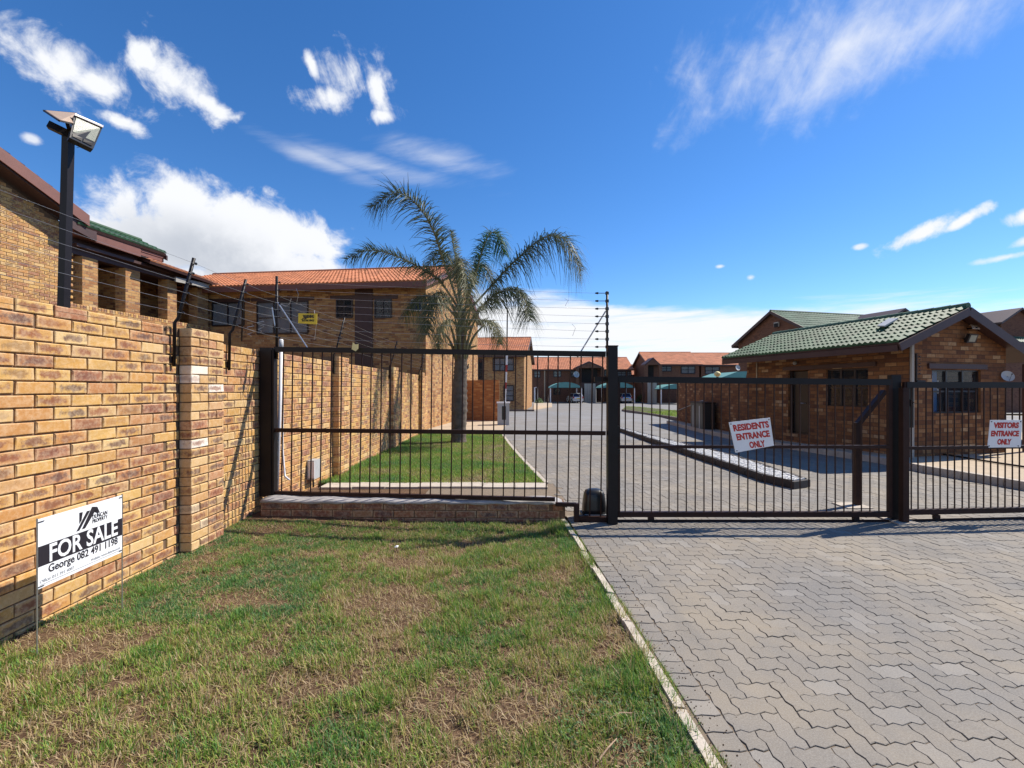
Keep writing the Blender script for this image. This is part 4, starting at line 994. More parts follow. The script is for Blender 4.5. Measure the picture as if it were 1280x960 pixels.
for y, z in ((4.95, 2.12), (5.15, 2.2)):
    pts = [(-2.84 + .035 * math.sin(i * 1.9), y + .03 * math.cos(i * 1.3), z + .03 - i * .018) for i in range(9)]
    part(MB().tube(pts, .002, 4), 'wire_loop', M['galv'], wt)
wt2 = thing('fence_wires', 'electric fence wires strung over the left fence from corner pole to gate pole', 'electric fence', (-1, 5.2, 1.9))
for a, b in zip(ZC, ZG): part(wire([(-2.71, 5.33, a), (.91, 4.965, b)], .0013, .012), 'wire', M['galv'], wt2)
for x, za, zb_ in ((.58, 2.44, 2.36), (.66, 2.16, 2.03), (-2.3, 2.36, 2.02), (-2.52, 2.62, 2.44)):
    part(MB().tube([(x, FY(x), za), (x + .035, FY(x) - .02, (za + zb_) / 2 + .02), (x + .005, FY(x), zb_)], .0022, 4), 'wire_loop', M['galv'], wt2)
part(MB().tube([P(364, 373, 5.2), P(362, 380, 5.2), P(357, 383, 5.2), P(351, 380, 5.2)], .003, 5), 'wire_loop', M['galv'], wt2)
# ------------------------------------------------------------------ solar floodlight on a post behind the wall
fl = thing('solar_floodlight', 'solar floodlight on a black square post behind the near brick wall', 'floodlight', (-3.28, 3.35, 0))
pb, pt = Vector((-3.295, 3.35, .0)), P(85.5, 166, 3.35)
dd = (P(85.5, 166, 3.35) - P(79.5, 388, 3.35)); pb = P(79.5, 388, 3.35) - dd * (1.7 / dd.z * .95)
part(MB().bar(pb, pt, .05, .05, up=(0, 1, 0)), 'post', M['steel'], fl)
part(MB().bar(P(61, 156, 3.28), P(92, 171, 3.35), .048, .048), 'arm', M['steel'], fl)
# lamp housing: rectangle seen from below left, tipped down to the right
c1, c2, c3, c4 = P(93, 143.5, 3.28), P(128.5, 159, 3.42), P(116.5, 186.5, 3.36), P(87, 172, 3.22)
nrm = (c2 - c1).cross(c4 - c1).normalized(); nrm = nrm if nrm.y < 0 else -nrm
part(MB().prism([c1, c2, c3, c4], nrm * -.05), 'lamp_housing', M['black'], fl)
def ins(a, b, c, d, u0, u1, v0, v1, off): f_ = lambda u, v: a.lerp(b, u).lerp(d.lerp(c, u), v) + nrm * off; return [f_(u0, v0), f_(u1, v0), f_(u1, v1), f_(u0, v1)]
part(MB().prism(ins(c1, c2, c3, c4, .07, .93, .10, .72, .001), nrm * .004), 'lens', M['lens'], fl)
part(MB().prism(ins(c1, c2, c3, c4, .0, 1., -.03, .05, .0), nrm * .012), 'rim', M['alu'], fl)
for u in (.06, .5): part(MB().prism(ins(c1, c2, c3, c4, u + .02, u + .4, .80, .92, .001), nrm * .006), 'fin', M['steel'], fl)
part(MB().tube([P(98, 180, 3.3), P(99, 184, 3.3), P(96, 184.5, 3.3)], .002, 4), 'cable', M['black'], fl)
s1_, s2_, s3_, s4_ = P(55, 138.5, 3.18), P(95, 142, 3.46), P(91, 155, 3.26), P(74, 151, 3.06)
part(MB().prism([s1_, s2_, s3_, s4_], (0, .01, .012)), 'solar_panel', M['beige'], fl)
part(MB().bar(s1_, s2_, .012).bar(s1_, s4_, .010).bar(s4_, s3_, .010), 'panel_frame', M['steel'], fl)
part(MB().bar(P(84, 153, 3.2), P(88, 167, 3.3), .02, .02), 'bracket', M['steel'], fl)
# ------------------------------------------------------------------ boom gate
bg_ = thing('boom_barrier', 'grey boom barrier cabinet with its red and white pole raised upright', 'boom barrier', G(629, 531))
yb = G(629, 531).y; bz = 0
def PB(px, py, dy=0): return P(px, py, yb + dy)
part(MB().box(PB(622, 0).x, PB(636.5, 0).x, yb - .2, yb + .25, 0, PB(0, 504).z), 'cabinet', M['grey'], bg_)
part(MB().box(PB(627.5, 0).x, PB(632.5, 0).x, yb - .206, yb - .2, .22, PB(0, 507.5).z), 'door_panel', M['black'], bg_)
part(MB().box(PB(621, 0).x, PB(637.5, 0).x, yb - .22, yb + .27, PB(0, 504).z, PB(0, 502.5).z), 'lid', M['pvc'], bg_)
ya = 504; xs0 = 631.5
ptsb = [(631.0, 504), (631.8, 486), (632.2, 478), (632.8, 465), (633.2, 456), (633.6, 444), (634.2, 385)]
for i, (a, b) in enumerate(zip(ptsb[:-1], ptsb[1:])):
    part(MB().bar(PB(*a, -.1), PB(*b, -.1), .085 if i < 5 else .05, .05), 'boom_pole', [M['white'], M['lampred'], M['white'], M['lampred'], M['white'], M['rust']][i], bg_)

# ================================================================== palm
PYD = 12.4
palm = thing('palm_tree', 'tall feathery palm tree growing on the lawn behind the fence', 'palm', P(575, 553, PYD))
def spline(pts, n=14):
    out = []; p = [2 * pts[0] - pts[1]] + pts + [2 * pts[-1] - pts[-2]]
    for i in range(1, len(p) - 2):
        for k in range(n):
            t = k / n; a, b, c, d = p[i - 1], p[i], p[i + 1], p[i + 2]
            out.append(.5 * ((2 * b) + (c - a) * t + (2 * a - 5 * b + 4 * c - d) * t * t + (3 * b - a - 3 * c + d) * t ** 3))
    out.append(pts[-1]); return out
rr = random.Random(5)
tp = [P(573, 556, PYD), P(573.5, 540, PYD), P(574.5, 510, PYD), P(575, 480, PYD), P(575.8, 460, PYD), P(576.3, 440, PYD), P(577, 415, PYD), P(577.5, 385, PYD)]
sp2 = spline(tp, 10); rad = []
for i, p in enumerate(sp2):
    t = i / len(sp2); rad.append((.21 - .03 * t + .05 * math.exp(-t * 14) + .012 * math.sin(i * 2.4) + rr.uniform(-.006, .006)) * (1 if t < .62 else 1 - (t - .62) * 1.0) * (.92 + .10 * math.exp(-((t - .30) / .12) ** 2)))
part(MB().tube(sp2, rad, 14), 'trunk', M['bark'], palm, True)
def strips(lst):
    """lst of (p0, dir, len, width, droop, side, tint) leaflets -> quads"""
    V = []; Fq = []; T = []; o = 0
    for p0, d, l, w_, dr, sd, t in lst:
        pr = None
        for k, u in enumerate((0, .35, .7, 1)):
            q = p0 + d * (l * u) + Vector((0, 0, -dr * l * u * u)); ww = w_ * (1 - u * .85) * (1 if u else .7)
            V += [q - sd * ww / 2, q + sd * ww / 2]; T += [t, t]
        for k in range(3): a = o + 2 * k; Fq.append((a, a + 1, a + 3, a + 2))
        o += 8
    return V, Fq, T
def frond(pts, n, ll, dr=.55, t0=.5, skip=.22, spread=1.0, bright=0, up=.35):
    n = int(n * 2.0)
    pts = [P(a, b, PYD + c) for a, b, c in pts]; sp3 = spline(pts, 12); L_ = [0]
    for a, b in zip(sp3[:-1], sp3[1:]): L_.append(L_[-1] + (b - a).length)
    fr = part(MB().tube(sp3, [max(.006, .034 * (1 - i / len(sp3)) ** 1.2 + .004) for i in range(len(sp3))], 6), 'frond', M['petiole'], palm)
    lst = []
    for i in range(n):
        t = skip + (1 - skip) * (i + rr.random()) / n; s_ = t * L_[-1]
        j = max(k for k in range(len(L_)) if L_[k] <= s_ + 1e-6); j = min(j, len(sp3) - 2)
        p = sp3[j].lerp(sp3[j + 1], (s_ - L_[j]) / max(1e-6, L_[j + 1] - L_[j])); tg = (sp3[j + 1] - sp3[j]).normalized()
        sv = tg.cross(Vector((0, 0, 1))); sv = sv.normalized() if sv.length > .1 else Vector((1, 0, 0)); uv = sv.cross(tg).normalized()
        env = min(1, 3.2 * (t - skip) + .35) * min(1, (1.03 - t) * 2.8 + .35)
        for side in (-1, 1):
            al = rr.uniform(-.9, 1.0) * spread + up
            d = (sv * side * math.cos(al) + uv * math.sin(al)) * rr.uniform(.75, 1) + tg * rr.uniform(.35, .85); d.normalize()
            l = ll * env * rr.uniform(.7, 1.1)
            lst.append((p, d, l, rr.uniform(.022, .036), dr * rr.uniform(.5, 1.5), tg, min(1, max(0, t0 + rr.gauss(0, .12) + bright))))
    V, Fq, T = strips(lst); fastmesh('leaflets', V, Fq, M['palm'], fr, tint=T, kind=None)
C_ = (577, 392)
frond([(*C_, 0), (556, 330, -.2), (540, 285, -.5), (520, 255, -.8), (495, 241, -1.0), (463, 260, -1.2)], 120, .75, .5)
frond([(*C_, 0), (550, 352, -.1), (520, 332, -.2), (490, 318, -.3), (460, 313, -.4), (433, 324, -.5)], 100, .6, .5)
frond([(580, 390, 0), (594, 345, .3), (604, 310, .5), (614, 291, .7), (624, 297, .9), (630, 318, 1.1)], 110, .62, .9, .6, bright=.28)
frond([(580, 395, 0), (610, 362, .1), (645, 325, .2), (680, 297, .3), (706, 300, .4), (726, 338, .4)], 130, .82, 1.0, .5)
frond([(582, 412, 0), (598, 388, -.2), (620, 368, -.4), (642, 362, -.6), (655, 372, -.8), (663, 400, -1.0)], 110, .62, 1.0, .42)
frond([(577, 392, -.1), (572, 350, -.4), (574, 325, -.8), (580, 335, -1.3), (584, 365, -1.7), (580, 412, -1.9)], 120, .62, 1.3, .30)
frond([(574, 398, 0), (558, 372, -.5), (546, 366, -.9), (538, 382, -1.2), (534, 418, -1.4)], 100, .6, 1.2, .40)
frond([(576, 392, .1), (570, 345, .5), (558, 318, 1.0), (545, 318, 1.5), (528, 345, 1.9)], 90, .6, 1.0, .5)
frond([(580, 392, .1), (590, 350, .6), (600, 330, 1.2), (612, 345, 1.7), (620, 385, 2.0)], 90, .6, 1.0, .5)
frond([(574, 400, 0), (548, 375, .3), (524, 372, .6), (505, 395, .9)], 80, .5, 1.0, .45)
frond([(580, 400, 0), (600, 400, .3), (618, 405, .5), (625, 430, .7)], 60, .45, 1.1, .35)
frond([(575, 410, 0), (562, 400, -.3), (552, 410, -.5), (548, 436, -.6)], 60, .42, 1.2, .2)
frond([(577, 385, 0), (574, 345, .0), (568, 315, .05), (563, 288, .1)], 50, .35, .1, .6, .4, .4)
for i in range(15):                                  # cut stubs and dead leaf bases on the upper trunk
    zf = 2.0 + i * .13; a_ = i * 2.4; c_ = sp2[min(range(len(sp2)), key=lambda k: abs(sp2[k].z - zf))]; d_ = Vector((math.cos(a_), math.sin(a_), 0))
    part(MB().tube([c_ + d_ * .13, c_ + d_ * .20 + Vector((0, 0, .06)), c_ + d_ * (.22 + .012 * i) + Vector((0, 0, .16))], [.045, .035, .012], 5), 'leaf_stub', M['bark'], palm)
for x2, y2, dp in ((556, 392, -.3), (600, 388, -.2), (560, 430, .2), (596, 432, .1), (548, 410, .2), (606, 405, .1), (566, 380, .3), (590, 378, -.3), (572, 372, -.3)):
    q0 = P(576 + (x2 - 576) * .18, 452, PYD + dp * .3); q2 = P(x2, y2, PYD + dp); q1 = q0.lerp(q2, .5) + Vector((-(x2 - 576) * .002, 0, .12))
    part(MB().tube(spline([q0, q1, q2], 5), [.05 - .003 * i for i in range(11)], 6), 'leaf_stalk', M['petiole'], palm, True)
# ================================================================== buildings
def tile_mesh(w_, l_, m, rolls=2, h=.04, lip=.03, ns=8):
    """one profiled roof tile: local x across, y up the slope, z out; origin at the lower left"""
    vs = []; fs = []
    for j, (y, zo) in enumerate(((0, -.004), (0, lip), (l_ + .04, .004))):
        for i in range(ns + 1):
            x = w_ * i / ns; z = zo + (h * (.5 - .5 * math.cos(2 * math.pi * rolls * i / ns)) if j else h * .2 * 0)
            vs.append((x, y, z if j else zo))
    n = ns + 1
    for j in range(2):
        for i in range(ns): fs.append((j * n + i, j * n + i + 1, (j + 1) * n + i + 1, (j + 1) * n + i))
    mb = MB(); mb.add(vs, fs); return mesh_of(mb, 'roof_tile', m)
def roof_matrix(o, u, v):
    u, v = Vector(u).normalized(), Vector(v).normalized(); n = u.cross(v).normalized()
    return Matrix(((u.x, v.x, n.x, o[0]), (u.y, v.y, n.y, o[1]), (u.z, v.z, n.z, o[2]), (0, 0, 0, 1)))
def tiled(parent, o, u, v, m, tw=.3, tl=.33, singles=False, cut=None, rolls=2, name='tiles'):
    """o eave corner, u along the eave (full length), v up the slope (full length)"""
    o, u, v = Vector(o), Vector(u), Vector(v); nu = max(1, round(u.length / tw)); nv_ = max(1, round(v.length / tl)); w_, l_ = u.length / nu, v.length / nv_
    if u.cross(v).z < 0: o = o + u; u = -u
    tm = tile_mesh(w_, l_, m, rolls, ns=8 if rolls <= 2 else 4 * rolls); M0 = roof_matrix(o, u, v); slab = MB()
    nn = u.cross(v).normalized(); slab.obox(o - nn * .09, u, v, nn * .08); rf = part(slab, 'roof', M['fascia_dark'], parent); it = []
    for j in range(nv_):
        for i in range(nu):
            if cut and not cut((i + .5) / nu, (j + .5) / nv_): continue
            mt = M0 @ Matrix.Translation((i * w_ + random.gauss(0, .002), j * l_ + random.gauss(0, .003), random.uniform(0, .004))) @ Matrix.Rotation(random.gauss(0, .008), 4, 'X') @ Matrix.Rotation(random.gauss(0, .006), 4, 'Z')
            if singles:
                o_ = bpy.data.objects.new('roof_tile', tm); COL.objects.link(o_); o_.parent = rf; o_.matrix_local = Matrix.Translation(-wloc(rf)) @ mt
            else: it.append((tm, mt))
    if it: join_meshes(name, it, m, rf)
    return rf
def window(parent, p0, u, v, n, cols=2, rows=2, curtain='curtain', deep=.08, fw=.05, name='window', rec=True):
    """framed window on a wall: p0 lower left corner on the face, u width, v height, n outward"""
    p0, u, v, n = Vector(p0), Vector(u), Vector(v), Vector(n).normalized(); uu, vv = u.normalized(), v.normalized(); W_, H_ = u.length, v.length
    mb = MB()
    for a, b in ((p0, p0 + u), (p0 + v, p0 + v + u)): mb.bar(a + n * .01, b + n * .01, fw, fw * 1.2, up=vv)
    for i in range(cols + 1): q = p0 + u * (i / cols) + n * .012; mb.bar(q, q + v, fw * (1 if i in (0, cols) else .8), fw * 1.1, up=n)
    for j in range(1, rows): q = p0 + v * (j / rows) + n * .008; mb.bar(q, q + u, fw * .7, fw * .7, up=vv)
    f_ = part(mb, name, M['frame'], parent)
    part(MB().obox(p0 + n * .004, u, v, n * .003), 'pane', M['glass'], f_)
    if curtain:
        k = 18; vs = []; 
        for i in range(k + 1):
            q = p0 + u * (i / k) + n * (.0015 + .0012 * math.sin(i * 2.2)); vs += [q + vv * .02, q + v - vv * .02]
        part(MB().add(vs, [(2 * i, 2 * i + 2, 2 * i + 3, 2 * i + 1) for i in range(k)]), 'curtain', M[curtain], f_)
    return f_
def lintel(parent, a, b, n, h=.12): part(MB().obox(Vector(a) - Vector(n) * .02, Vector(b) - Vector(a), Vector((0, 0, h)), Vector(n) * .05), 'lintel', M['fascia_dark'], parent)
# ------------------------------------------------------------------ left two storey house block (L shaped)
C0 = Vector((-3.1, 16.4, 0)); EF = Vector((-.993, .118, 0)).normalized(); ED = Vector((.118, .993, 0)).normalized()
hs_ = thing('brick_house', 'two storey brick house with orange tiled roof behind the boundary wall and palm', 'house', C0)
DEP, WID = 9.7, 12.2; WX0 = 8.45; EZ, RZ = 5.36, 7.12
def HP(a, b, z): v = C0 + EF * a + ED * b; return Vector((v.x, v.y, z))
body = MB().prism([HP(0, 0, -.5), HP(0, DEP, -.5), HP(0, DEP, EZ), HP(0, DEP / 2, RZ - .12), HP(0, 0, EZ)], EF * WID)
part(body, 'wall', M['house_brick'], hs_)
tiled(hs_, HP(-.18, -.45, EZ - .12), EF * (WID + .4), (HP(0, DEP / 2, RZ) - HP(0, -.45, EZ - .12)), M['tile_orange'], .30, .34)
tiled(hs_, HP(-.18, DEP + .45, EZ - .12), EF * (WID + .4), (HP(0, DEP / 2, RZ) - HP(0, DEP + .45, EZ - .12)), M['tile_orange'], .30, .34)
part(MB().tube([HP(-.2, DEP / 2, RZ + .02), HP(WID + .2, DEP / 2, RZ + .02)], .1, 8), 'ridge_tiles', M['tile_orange'], hs_)
part(MB().obox(HP(-.15, -.42, EZ - .32), EF * (WID + .2), -ED * .03, (0, 0, .2)), 'fascia', M['fascia'], hs_)
for s_, y_ in ((-1, -.45), (1, DEP + .45)):
    part(MB().bar(HP(-.16, y_, EZ - .2), HP(-.16, DEP / 2, RZ - .05), .03, .2), 'bargeboard', M['fascia'], hs_)
FN = -ED
def HF(px, py): return hit(px, py, C0 + FN * .0, FN)
def hwin(x0, y0, x1, y1, **k):
    a, b, c = HF(x0, y1), HF(x1, y1), HF(x0, y0); a.z = b.z = (a.z + b.z) / 2
    ra = a + FN * .0; w_ = window(hs_, a, b - a, (0, 0, c.z - a.z), FN, **k)
    lintel(hs_, a - (b - a).normalized() * .25 + Vector((0, 0, c.z - a.z + .03)), b + (b - a).normalized() * .25 + Vector((0, 0, c.z - a.z + .03)), FN); return w_
hwin(266, 379, 305, 407, cols=2, rows=1, curtain='curtain'); hwin(322, 378, 385, 417, cols=3, rows=2, curtain='curtain')
hwin(421, 375, 440.5, 397, cols=2, rows=3, curtain='dark'); hwin(469, 375, 489, 397, cols=2, rows=3, curtain='dark')
a, b = HF(444, 430), HF(466, 430); part(MB().obox(Vector((a.x, a.y, 2.0)) + FN * .001, b - a, (0, 0, 3.1), FN * .035), 'shaft_panel', M['fascia_dark'], hs_)
for i in range(1, 6):
    q = Vector((a.x, a.y, 2.0 + i * .52)); part(MB().obox(q + FN * .036, b - a, (0, 0, .012), FN * .006), 'panel_joint', M['frame'], hs_)
# solar floodlight panel on the corner
a, b = HF(514, 389), HF(528, 389.5); sl = thing('wall_solar_panel', 'small dark solar panel with a pale frame on the shaded brick wall near the house corner', 'solar panel', a)
nn_ = (FN + Vector((.35, 0, .25))).normalized(); uu_ = (b - a).normalized(); vv_ = nn_.cross(uu_); vv_ = vv_ if vv_.z > 0 else -vv_
part(MB().obox(a + FN * .12, uu_ * .40, vv_ * .44, nn_ * .02), 'panel', M['solar'], sl)
mb = MB(); q = a + FN * .12 + nn_ * .012
for p1_, p2_ in ((q, q + uu_ * .4), (q + uu_ * .4, q + uu_ * .4 + vv_ * .44), (q + uu_ * .4 + vv_ * .44, q + vv_ * .44), (q + vv_ * .44, q)): mb.bar(p1_, p2_, .022)
part(mb, 'panel_frame', M['alu'], sl); part(MB().bar(a + uu_ * .2 + vv_ * .2 + FN * .0, a + uu_ * .2 + vv_ * .2 + FN * .13, .04), 'bracket', M['steel'], sl)
# ------------------------------------------------------------------ left wing facing the drive
WPt = HP(WX0 - .02, 0, 0); WN = Vector((.993, -.118, 0)).normalized(); WD = -ED
def WG(px, py, dep=0.0): return hit(px, py, WPt - WN * dep, WN)
wing = thing('brick_house', 'brick gable wing with brown fascia and open upper gallery, left behind the near wall', 'house', WG(40, 400))
def WL(y, z, dep=0.0):                          # point on the wing face at world depth y
    t = (y - WPt.y) / WD.y; v = WPt + WD * t - WN * dep; return Vector((v.x, v.y, z))
GY0, GY1 = 3.0, 12.45                           # gable wall from out of frame to the first opening
GP = 8.1                                        # ridge position
def rake(y): return 5.98 + (13.1 - y) * .42 if y > GP else 5.98 + (13.1 - GP) * .42 - (GP - y) * .42
poly = [WL(GY0, -.3), WL(GY1, -.3), WL(GY1, rake(GY1) - .42), WL(GP, rake(GP) - .42), WL(GY0, rake(GY0) - .42)]
part(MB().prism([p - WN * .012 for p in poly], -WN * .22), 'wall', M['mortar'], wing)
# modelled bricks on the sunlit gable face
angW = math.atan2(WN.y, WN.x); it = []; far_s = [brick_mesh(.222, v_=20 + i) for i in range(3)]
RW = Matrix.Rotation(angW, 4, 'Z')
for row in range(int(6.2 / CH)):
    z = .95 + row * CH + .04; y = 9.3 - (.116 if row % 2 else 0) * ED.y
    while y < GY1 - .1:
        if z < rake(y + .11) - .5: q = WL(y + .115, z); it.append((random.choice(far_s), Matrix.Translation(q) @ RW))
        y += PITCH * ED.y
join_meshes('brickwork', it, M['brick'], wing, uvattr='face_uv')
# gallery: sill wall, piers, beam
SZ = 3.80
def gal_box(y0, y1, z0, z1, d0, d1, name, m): 
    a = WL(y0, z0, d0); return part(MB().obox(a, WL(y1, z0, d0) - a, (0, 0, z1 - z0), -WN * (d1 - d0)), name, m, wing)
YE = 17.35
gal_box(GY1, YE, -.3, SZ - .11, 0, .22, 'wall', M['house_brick'])
it = []; y = GY1
SB = brick_mesh(.073, .11, .2, 40); tmpm = M['brick']
k_ = 0; yy_ = GY1 + .04
sillp = gal_box(GY1, YE, SZ - .11, SZ - .01, .012, .2, 'sill', M['mortar'])
while yy_ < YE:
    it.append((SB, Matrix.Translation(WL(yy_, SZ - .05, -.008)) @ RW)); yy_ += .083 * ED.y
join_meshes('sill_bricks', it, M['brick'], sillp, uvattr='face_uv')
def WY(px): return WG(px, 400).y
piers = [(WY(103), WY(122.5)), (WY(157), WY(175)), (WY(209.5), WY(221)), (YE - .6, YE - .1)]
for i, (a, b) in enumerate(piers): gal_box(a, b, SZ - .01, 5.35, .002, .36, 'pier', M['house_brick'])
gal_box(GY1, YE, 5.18, 5.62, -.004, .25, 'beam', M['fascia_dark'])
gal_box(GY1, 13.3, -.3, 4.98, 1.9, 2.1, 'rear_wall', M['house_brick']); gal_box(13.3, YE, -.3, 5.5, 1.9, 2.1, 'rear_wall', M['house_brick'])
gal_box(GY1, YE, 2.6, 2.75, .22, 1.9, 'floor', M['plaster'])
gal_box(WY(170), WY(175), 3.0, 5.3, .36, 1.9, 'partition', M['house_brick'])
gal_box(WY(182), WY(206), 2.8, 4.7, 1.88, 1.9, 'door', M['dark'])
# rake fascia, flat fascia, roofs
def rk(y, up, dep): return WL(y, rake(y) + up, dep)
part(MB().prism([rk(GY0, -.30, -.45), rk(GP, -.30, -.45), rk(12.55, -.30, -.45), rk(12.55, .0, -.45), rk(GP, 0, -.45), rk(GY0, 0, -.45)], WN * .03), 'bargeboard', M['fascia'], wing)
part(MB().prism([rk(GY0, -.34, -.42), rk(GP, -.34, -.42), rk(12.5, -.34, -.42), rk(12.5, -.24, -.42), rk(GP, -.24, -.42), rk(GY0, -.24, -.42)], -WN * .45), 'soffit', M['fascia_dark'], wing)
o_ = WL(12.55, rake(12.55) - .02, -.46); tiled(wing, o_, -WN * 6.0, WL(GP, rake(GP) + .02, -.46) - o_, M['tile_orange'])
o_ = WL(GY0, rake(GY0) - .02, -.46); tiled(wing, o_, -WN * 6.0, WL(GP, rake(GP) + .02, -.46) - o_, M['tile_orange'])
# brown fascia boards of the stepped roof edge
a, b = WG(88, 291), WG(121, 303)
def fasc(px0, py0, px1, py1, h, m='fascia', dep=-.35, th=.05):
    p_, q_ = WG(px0, py0, dep), WG(px1, py1, dep); part(MB().prism([p_, q_, q_ + Vector((0, 0, h)), p_ + Vector((0, 0, h))], -WN * th), 'fascia', M[m], wing)
fasc(88, 284, 121, 302, .36, 'fascia_dark', -.40); fasc(114, 300.5, 176, 321, .27, 'fascia', -.36)
fasc(176, 314, 206, 323.5, .20, 'fascia', -.34)
fasc(220, 352, 264, 361, .16, 'plaster', -.3)
# green tiled strip roof above the gallery
e0, e1 = WG(97, 277, -.42), WG(208, 322.5, -.42); e0.z = e1.z = 5.90
up_ = -WN * .95 + Vector((0, 0, .42))
gr = tiled(wing, e0, e1 - e0, up_, M['tile_green'], .30, .34)
part(MB().tube([e0 + up_ + Vector((0, 0, .05)), e1 + up_ + Vector((0, 0, .05))], .075, 8), 'ridge_tiles', M['tile_green'], wing)
part(MB().prism([e1 + Vector((0, 0, -.06)), e1 + up_ + Vector((0, 0, .06)), e1 + up_ + Vector((0, 0, -.16)), e1 + Vector((0, 0, -.22))], ED * .05), 'bargeboard', M['fascia_dark'], wing)
part(MB().obox(e0 + Vector((0, 0, -.28)) - WN * .1, e1 - e0, -WN * .8, (0, 0, .24)), 'parapet', M['fascia'], wing)
# orange roof of the gallery running into the house
o_ = WG(174, 318.5, -.45); o_ = WL(14.4, 5.50, -.45); e_ = WL(17.2, 5.42, -.45)
tiled(wing, o_, e_ - o_, -WN * 3.2 + Vector((0, 0, 1.1)), M['tile_orange'])
gal_box(GY1, YE, 5.36, 5.44, -.2, 2.2, 'ceiling', M['fascia_dark'])
# ------------------------------------------------------------------ guard house
KG = .745
def zs(z): return EYE + (z - EYE) * KG
A = Vector((7.79, 8.94, 0)); E1 = Vector((.968, .25, 0)).normalized(); E2 = Vector((-.25, .968, 0)).normalized()
gh = thing('guard_house', 'small brick guard house with green tiled gable roof behind the gates', 'guard house', A)
GW, GL, GE, GR_ = 2.71, 4.25, 2.28, 2.99
def GP_(a, b, z): v = A + E1 * a + E2 * b; return Vector((v.x, v.y, z))
MIDW = 1.25; GEL = 2.48; SL_ = .40
def quadwall(o, u, z0, z1, n, holes, name):
    """wall face with real openings: o base corner, u direction length; holes (a0,a1,z0,z1)"""
    L_ = u.length; d = u.normalized(); th = -Vector(n).normalized() * .22
    xs = sorted({0, L_, *[h[0] for h in holes], *[h[1] for h in holes]}); zs = sorted({z0, z1, *[h[2] for h in holes], *[h[3] for h in holes]}); mb = MB()
    for i in range(len(xs) - 1):
        col = []
        for j in range(len(zs) - 1):
            cx_, cz_ = (xs[i] + xs[i + 1]) / 2, (zs[j] + zs[j + 1]) / 2
            if any(h[0] < cx_ < h[1] and h[2] < cz_ < h[3] for h in holes): col.append(None)
            else: col.append((zs[j], zs[j + 1]))
        k = 0
        while k < len(col):
            if col[k] is None: k += 1; continue
            a = col[k][0]
            while k < len(col) and col[k] is not None: b = col[k][1]; k += 1
            mb.obox(Vector((o.x, o.y, a)) + d * xs[i], d * (xs[i + 1] - xs[i]), th, (0, 0, b - a))
    return mb
LN = -E1                                        # outward normal of the long wall
def onL(px, py): return hit(px, py, A, E1)
def la(px): v = onL(px, 480) - A; return Vector((v.x, v.y, 0)).dot(E2)
d0, d1 = la(1010), la(985); w0, w1 = la(1085), la(1033)
DZ = onL(997, 466).z; WZ0, WZ1 = onL(1059, 516).z, onL(1059, 468).z
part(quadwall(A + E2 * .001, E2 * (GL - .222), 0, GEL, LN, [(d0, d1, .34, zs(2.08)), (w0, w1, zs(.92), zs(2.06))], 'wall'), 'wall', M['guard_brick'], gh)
SN = -E2
def onS(px, py): return hit(px, py, A, E2)
def sa(px): v = onS(px, 480) - A; return Vector((v.x, v.y, 0)).dot(E1)
s0, s1 = sa(1165), sa(1226); sz0, sz1 = zs(.80), zs(1.98)
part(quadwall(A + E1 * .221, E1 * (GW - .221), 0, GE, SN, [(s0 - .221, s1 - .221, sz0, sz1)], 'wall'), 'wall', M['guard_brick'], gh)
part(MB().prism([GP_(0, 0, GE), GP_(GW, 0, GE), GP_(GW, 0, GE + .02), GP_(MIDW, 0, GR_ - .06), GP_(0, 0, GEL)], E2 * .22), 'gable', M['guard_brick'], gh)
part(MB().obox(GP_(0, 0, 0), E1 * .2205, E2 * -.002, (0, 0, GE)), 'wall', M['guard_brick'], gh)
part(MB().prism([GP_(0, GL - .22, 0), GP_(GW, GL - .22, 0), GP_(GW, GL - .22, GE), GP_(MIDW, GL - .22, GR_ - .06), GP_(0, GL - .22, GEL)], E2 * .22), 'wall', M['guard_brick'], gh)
part(MB().obox(GP_(GW - .22, .22, 0), E1 * .22, E2 * (GL - .44), (0, 0, GE)), 'wall', M['guard_brick'], gh)
part(MB().obox(GP_(.22, .22, 0), E1 * (GW - .44), E2 * (GL - .44), (0, 0, .1)), 'floor', M['dark'], gh)
# door, windows
dr = part(MB().obox(A + E2 * (d0 + .05) - LN * .12 + Vector((0, 0, .34)), E2 * (d1 - d0 - .1), -LN * .04, (0, 0, 1.56)), 'door', M['black'], gh)
part(MB().bar(A + E2 * (d0 + .02) + Vector((0, 0, .34)) - LN * .08, A + E2 * (d0 + .02) + Vector((0, 0, zs(2.07))) - LN * .08, .05).bar(A + E2 * (d1 - .02) + Vector((0, 0, .34)) - LN * .08, A + E2 * (d1 - .02) + Vector((0, 0, zs(2.07))) - LN * .08, .05), 'door_frame', M['frame'], gh)
part(MB().tube([A + E2 * (d0 + .16) - LN * .09 + Vector((0, 0, 1.1)), A + E2 * (d0 + .16) - LN * .05 + Vector((0, 0, 1.1)), A + E2 * (d0 + .28) - LN * .05 + Vector((0, 0, 1.1))], .01, 6), 'handle', M['galv'], dr)
window(gh, A + E2 * w0 - LN * .08 + Vector((0, 0, zs(.92))), E2 * (w1 - w0), (0, 0, 1.14 * KG), LN, cols=3, rows=2, curtain=None)
window(gh, A + E1 * s0 - SN * .08 + Vector((0, 0, sz0)), E1 * (s1 - s0), (0, 0, sz1 - sz0), SN, cols=3, rows=2, curtain=None)
part(MB().obox(A + E1 * (s0 + .04) - SN * .14 + Vector((0, 0, sz0 + .03)), E1 * (.31), (0, 0, sz1 - sz0 - .06), -SN * .01), 'reflection_sheet', M['blue_reflection'], gh)  # added sheet behind the left pane, painted as its blue reflection
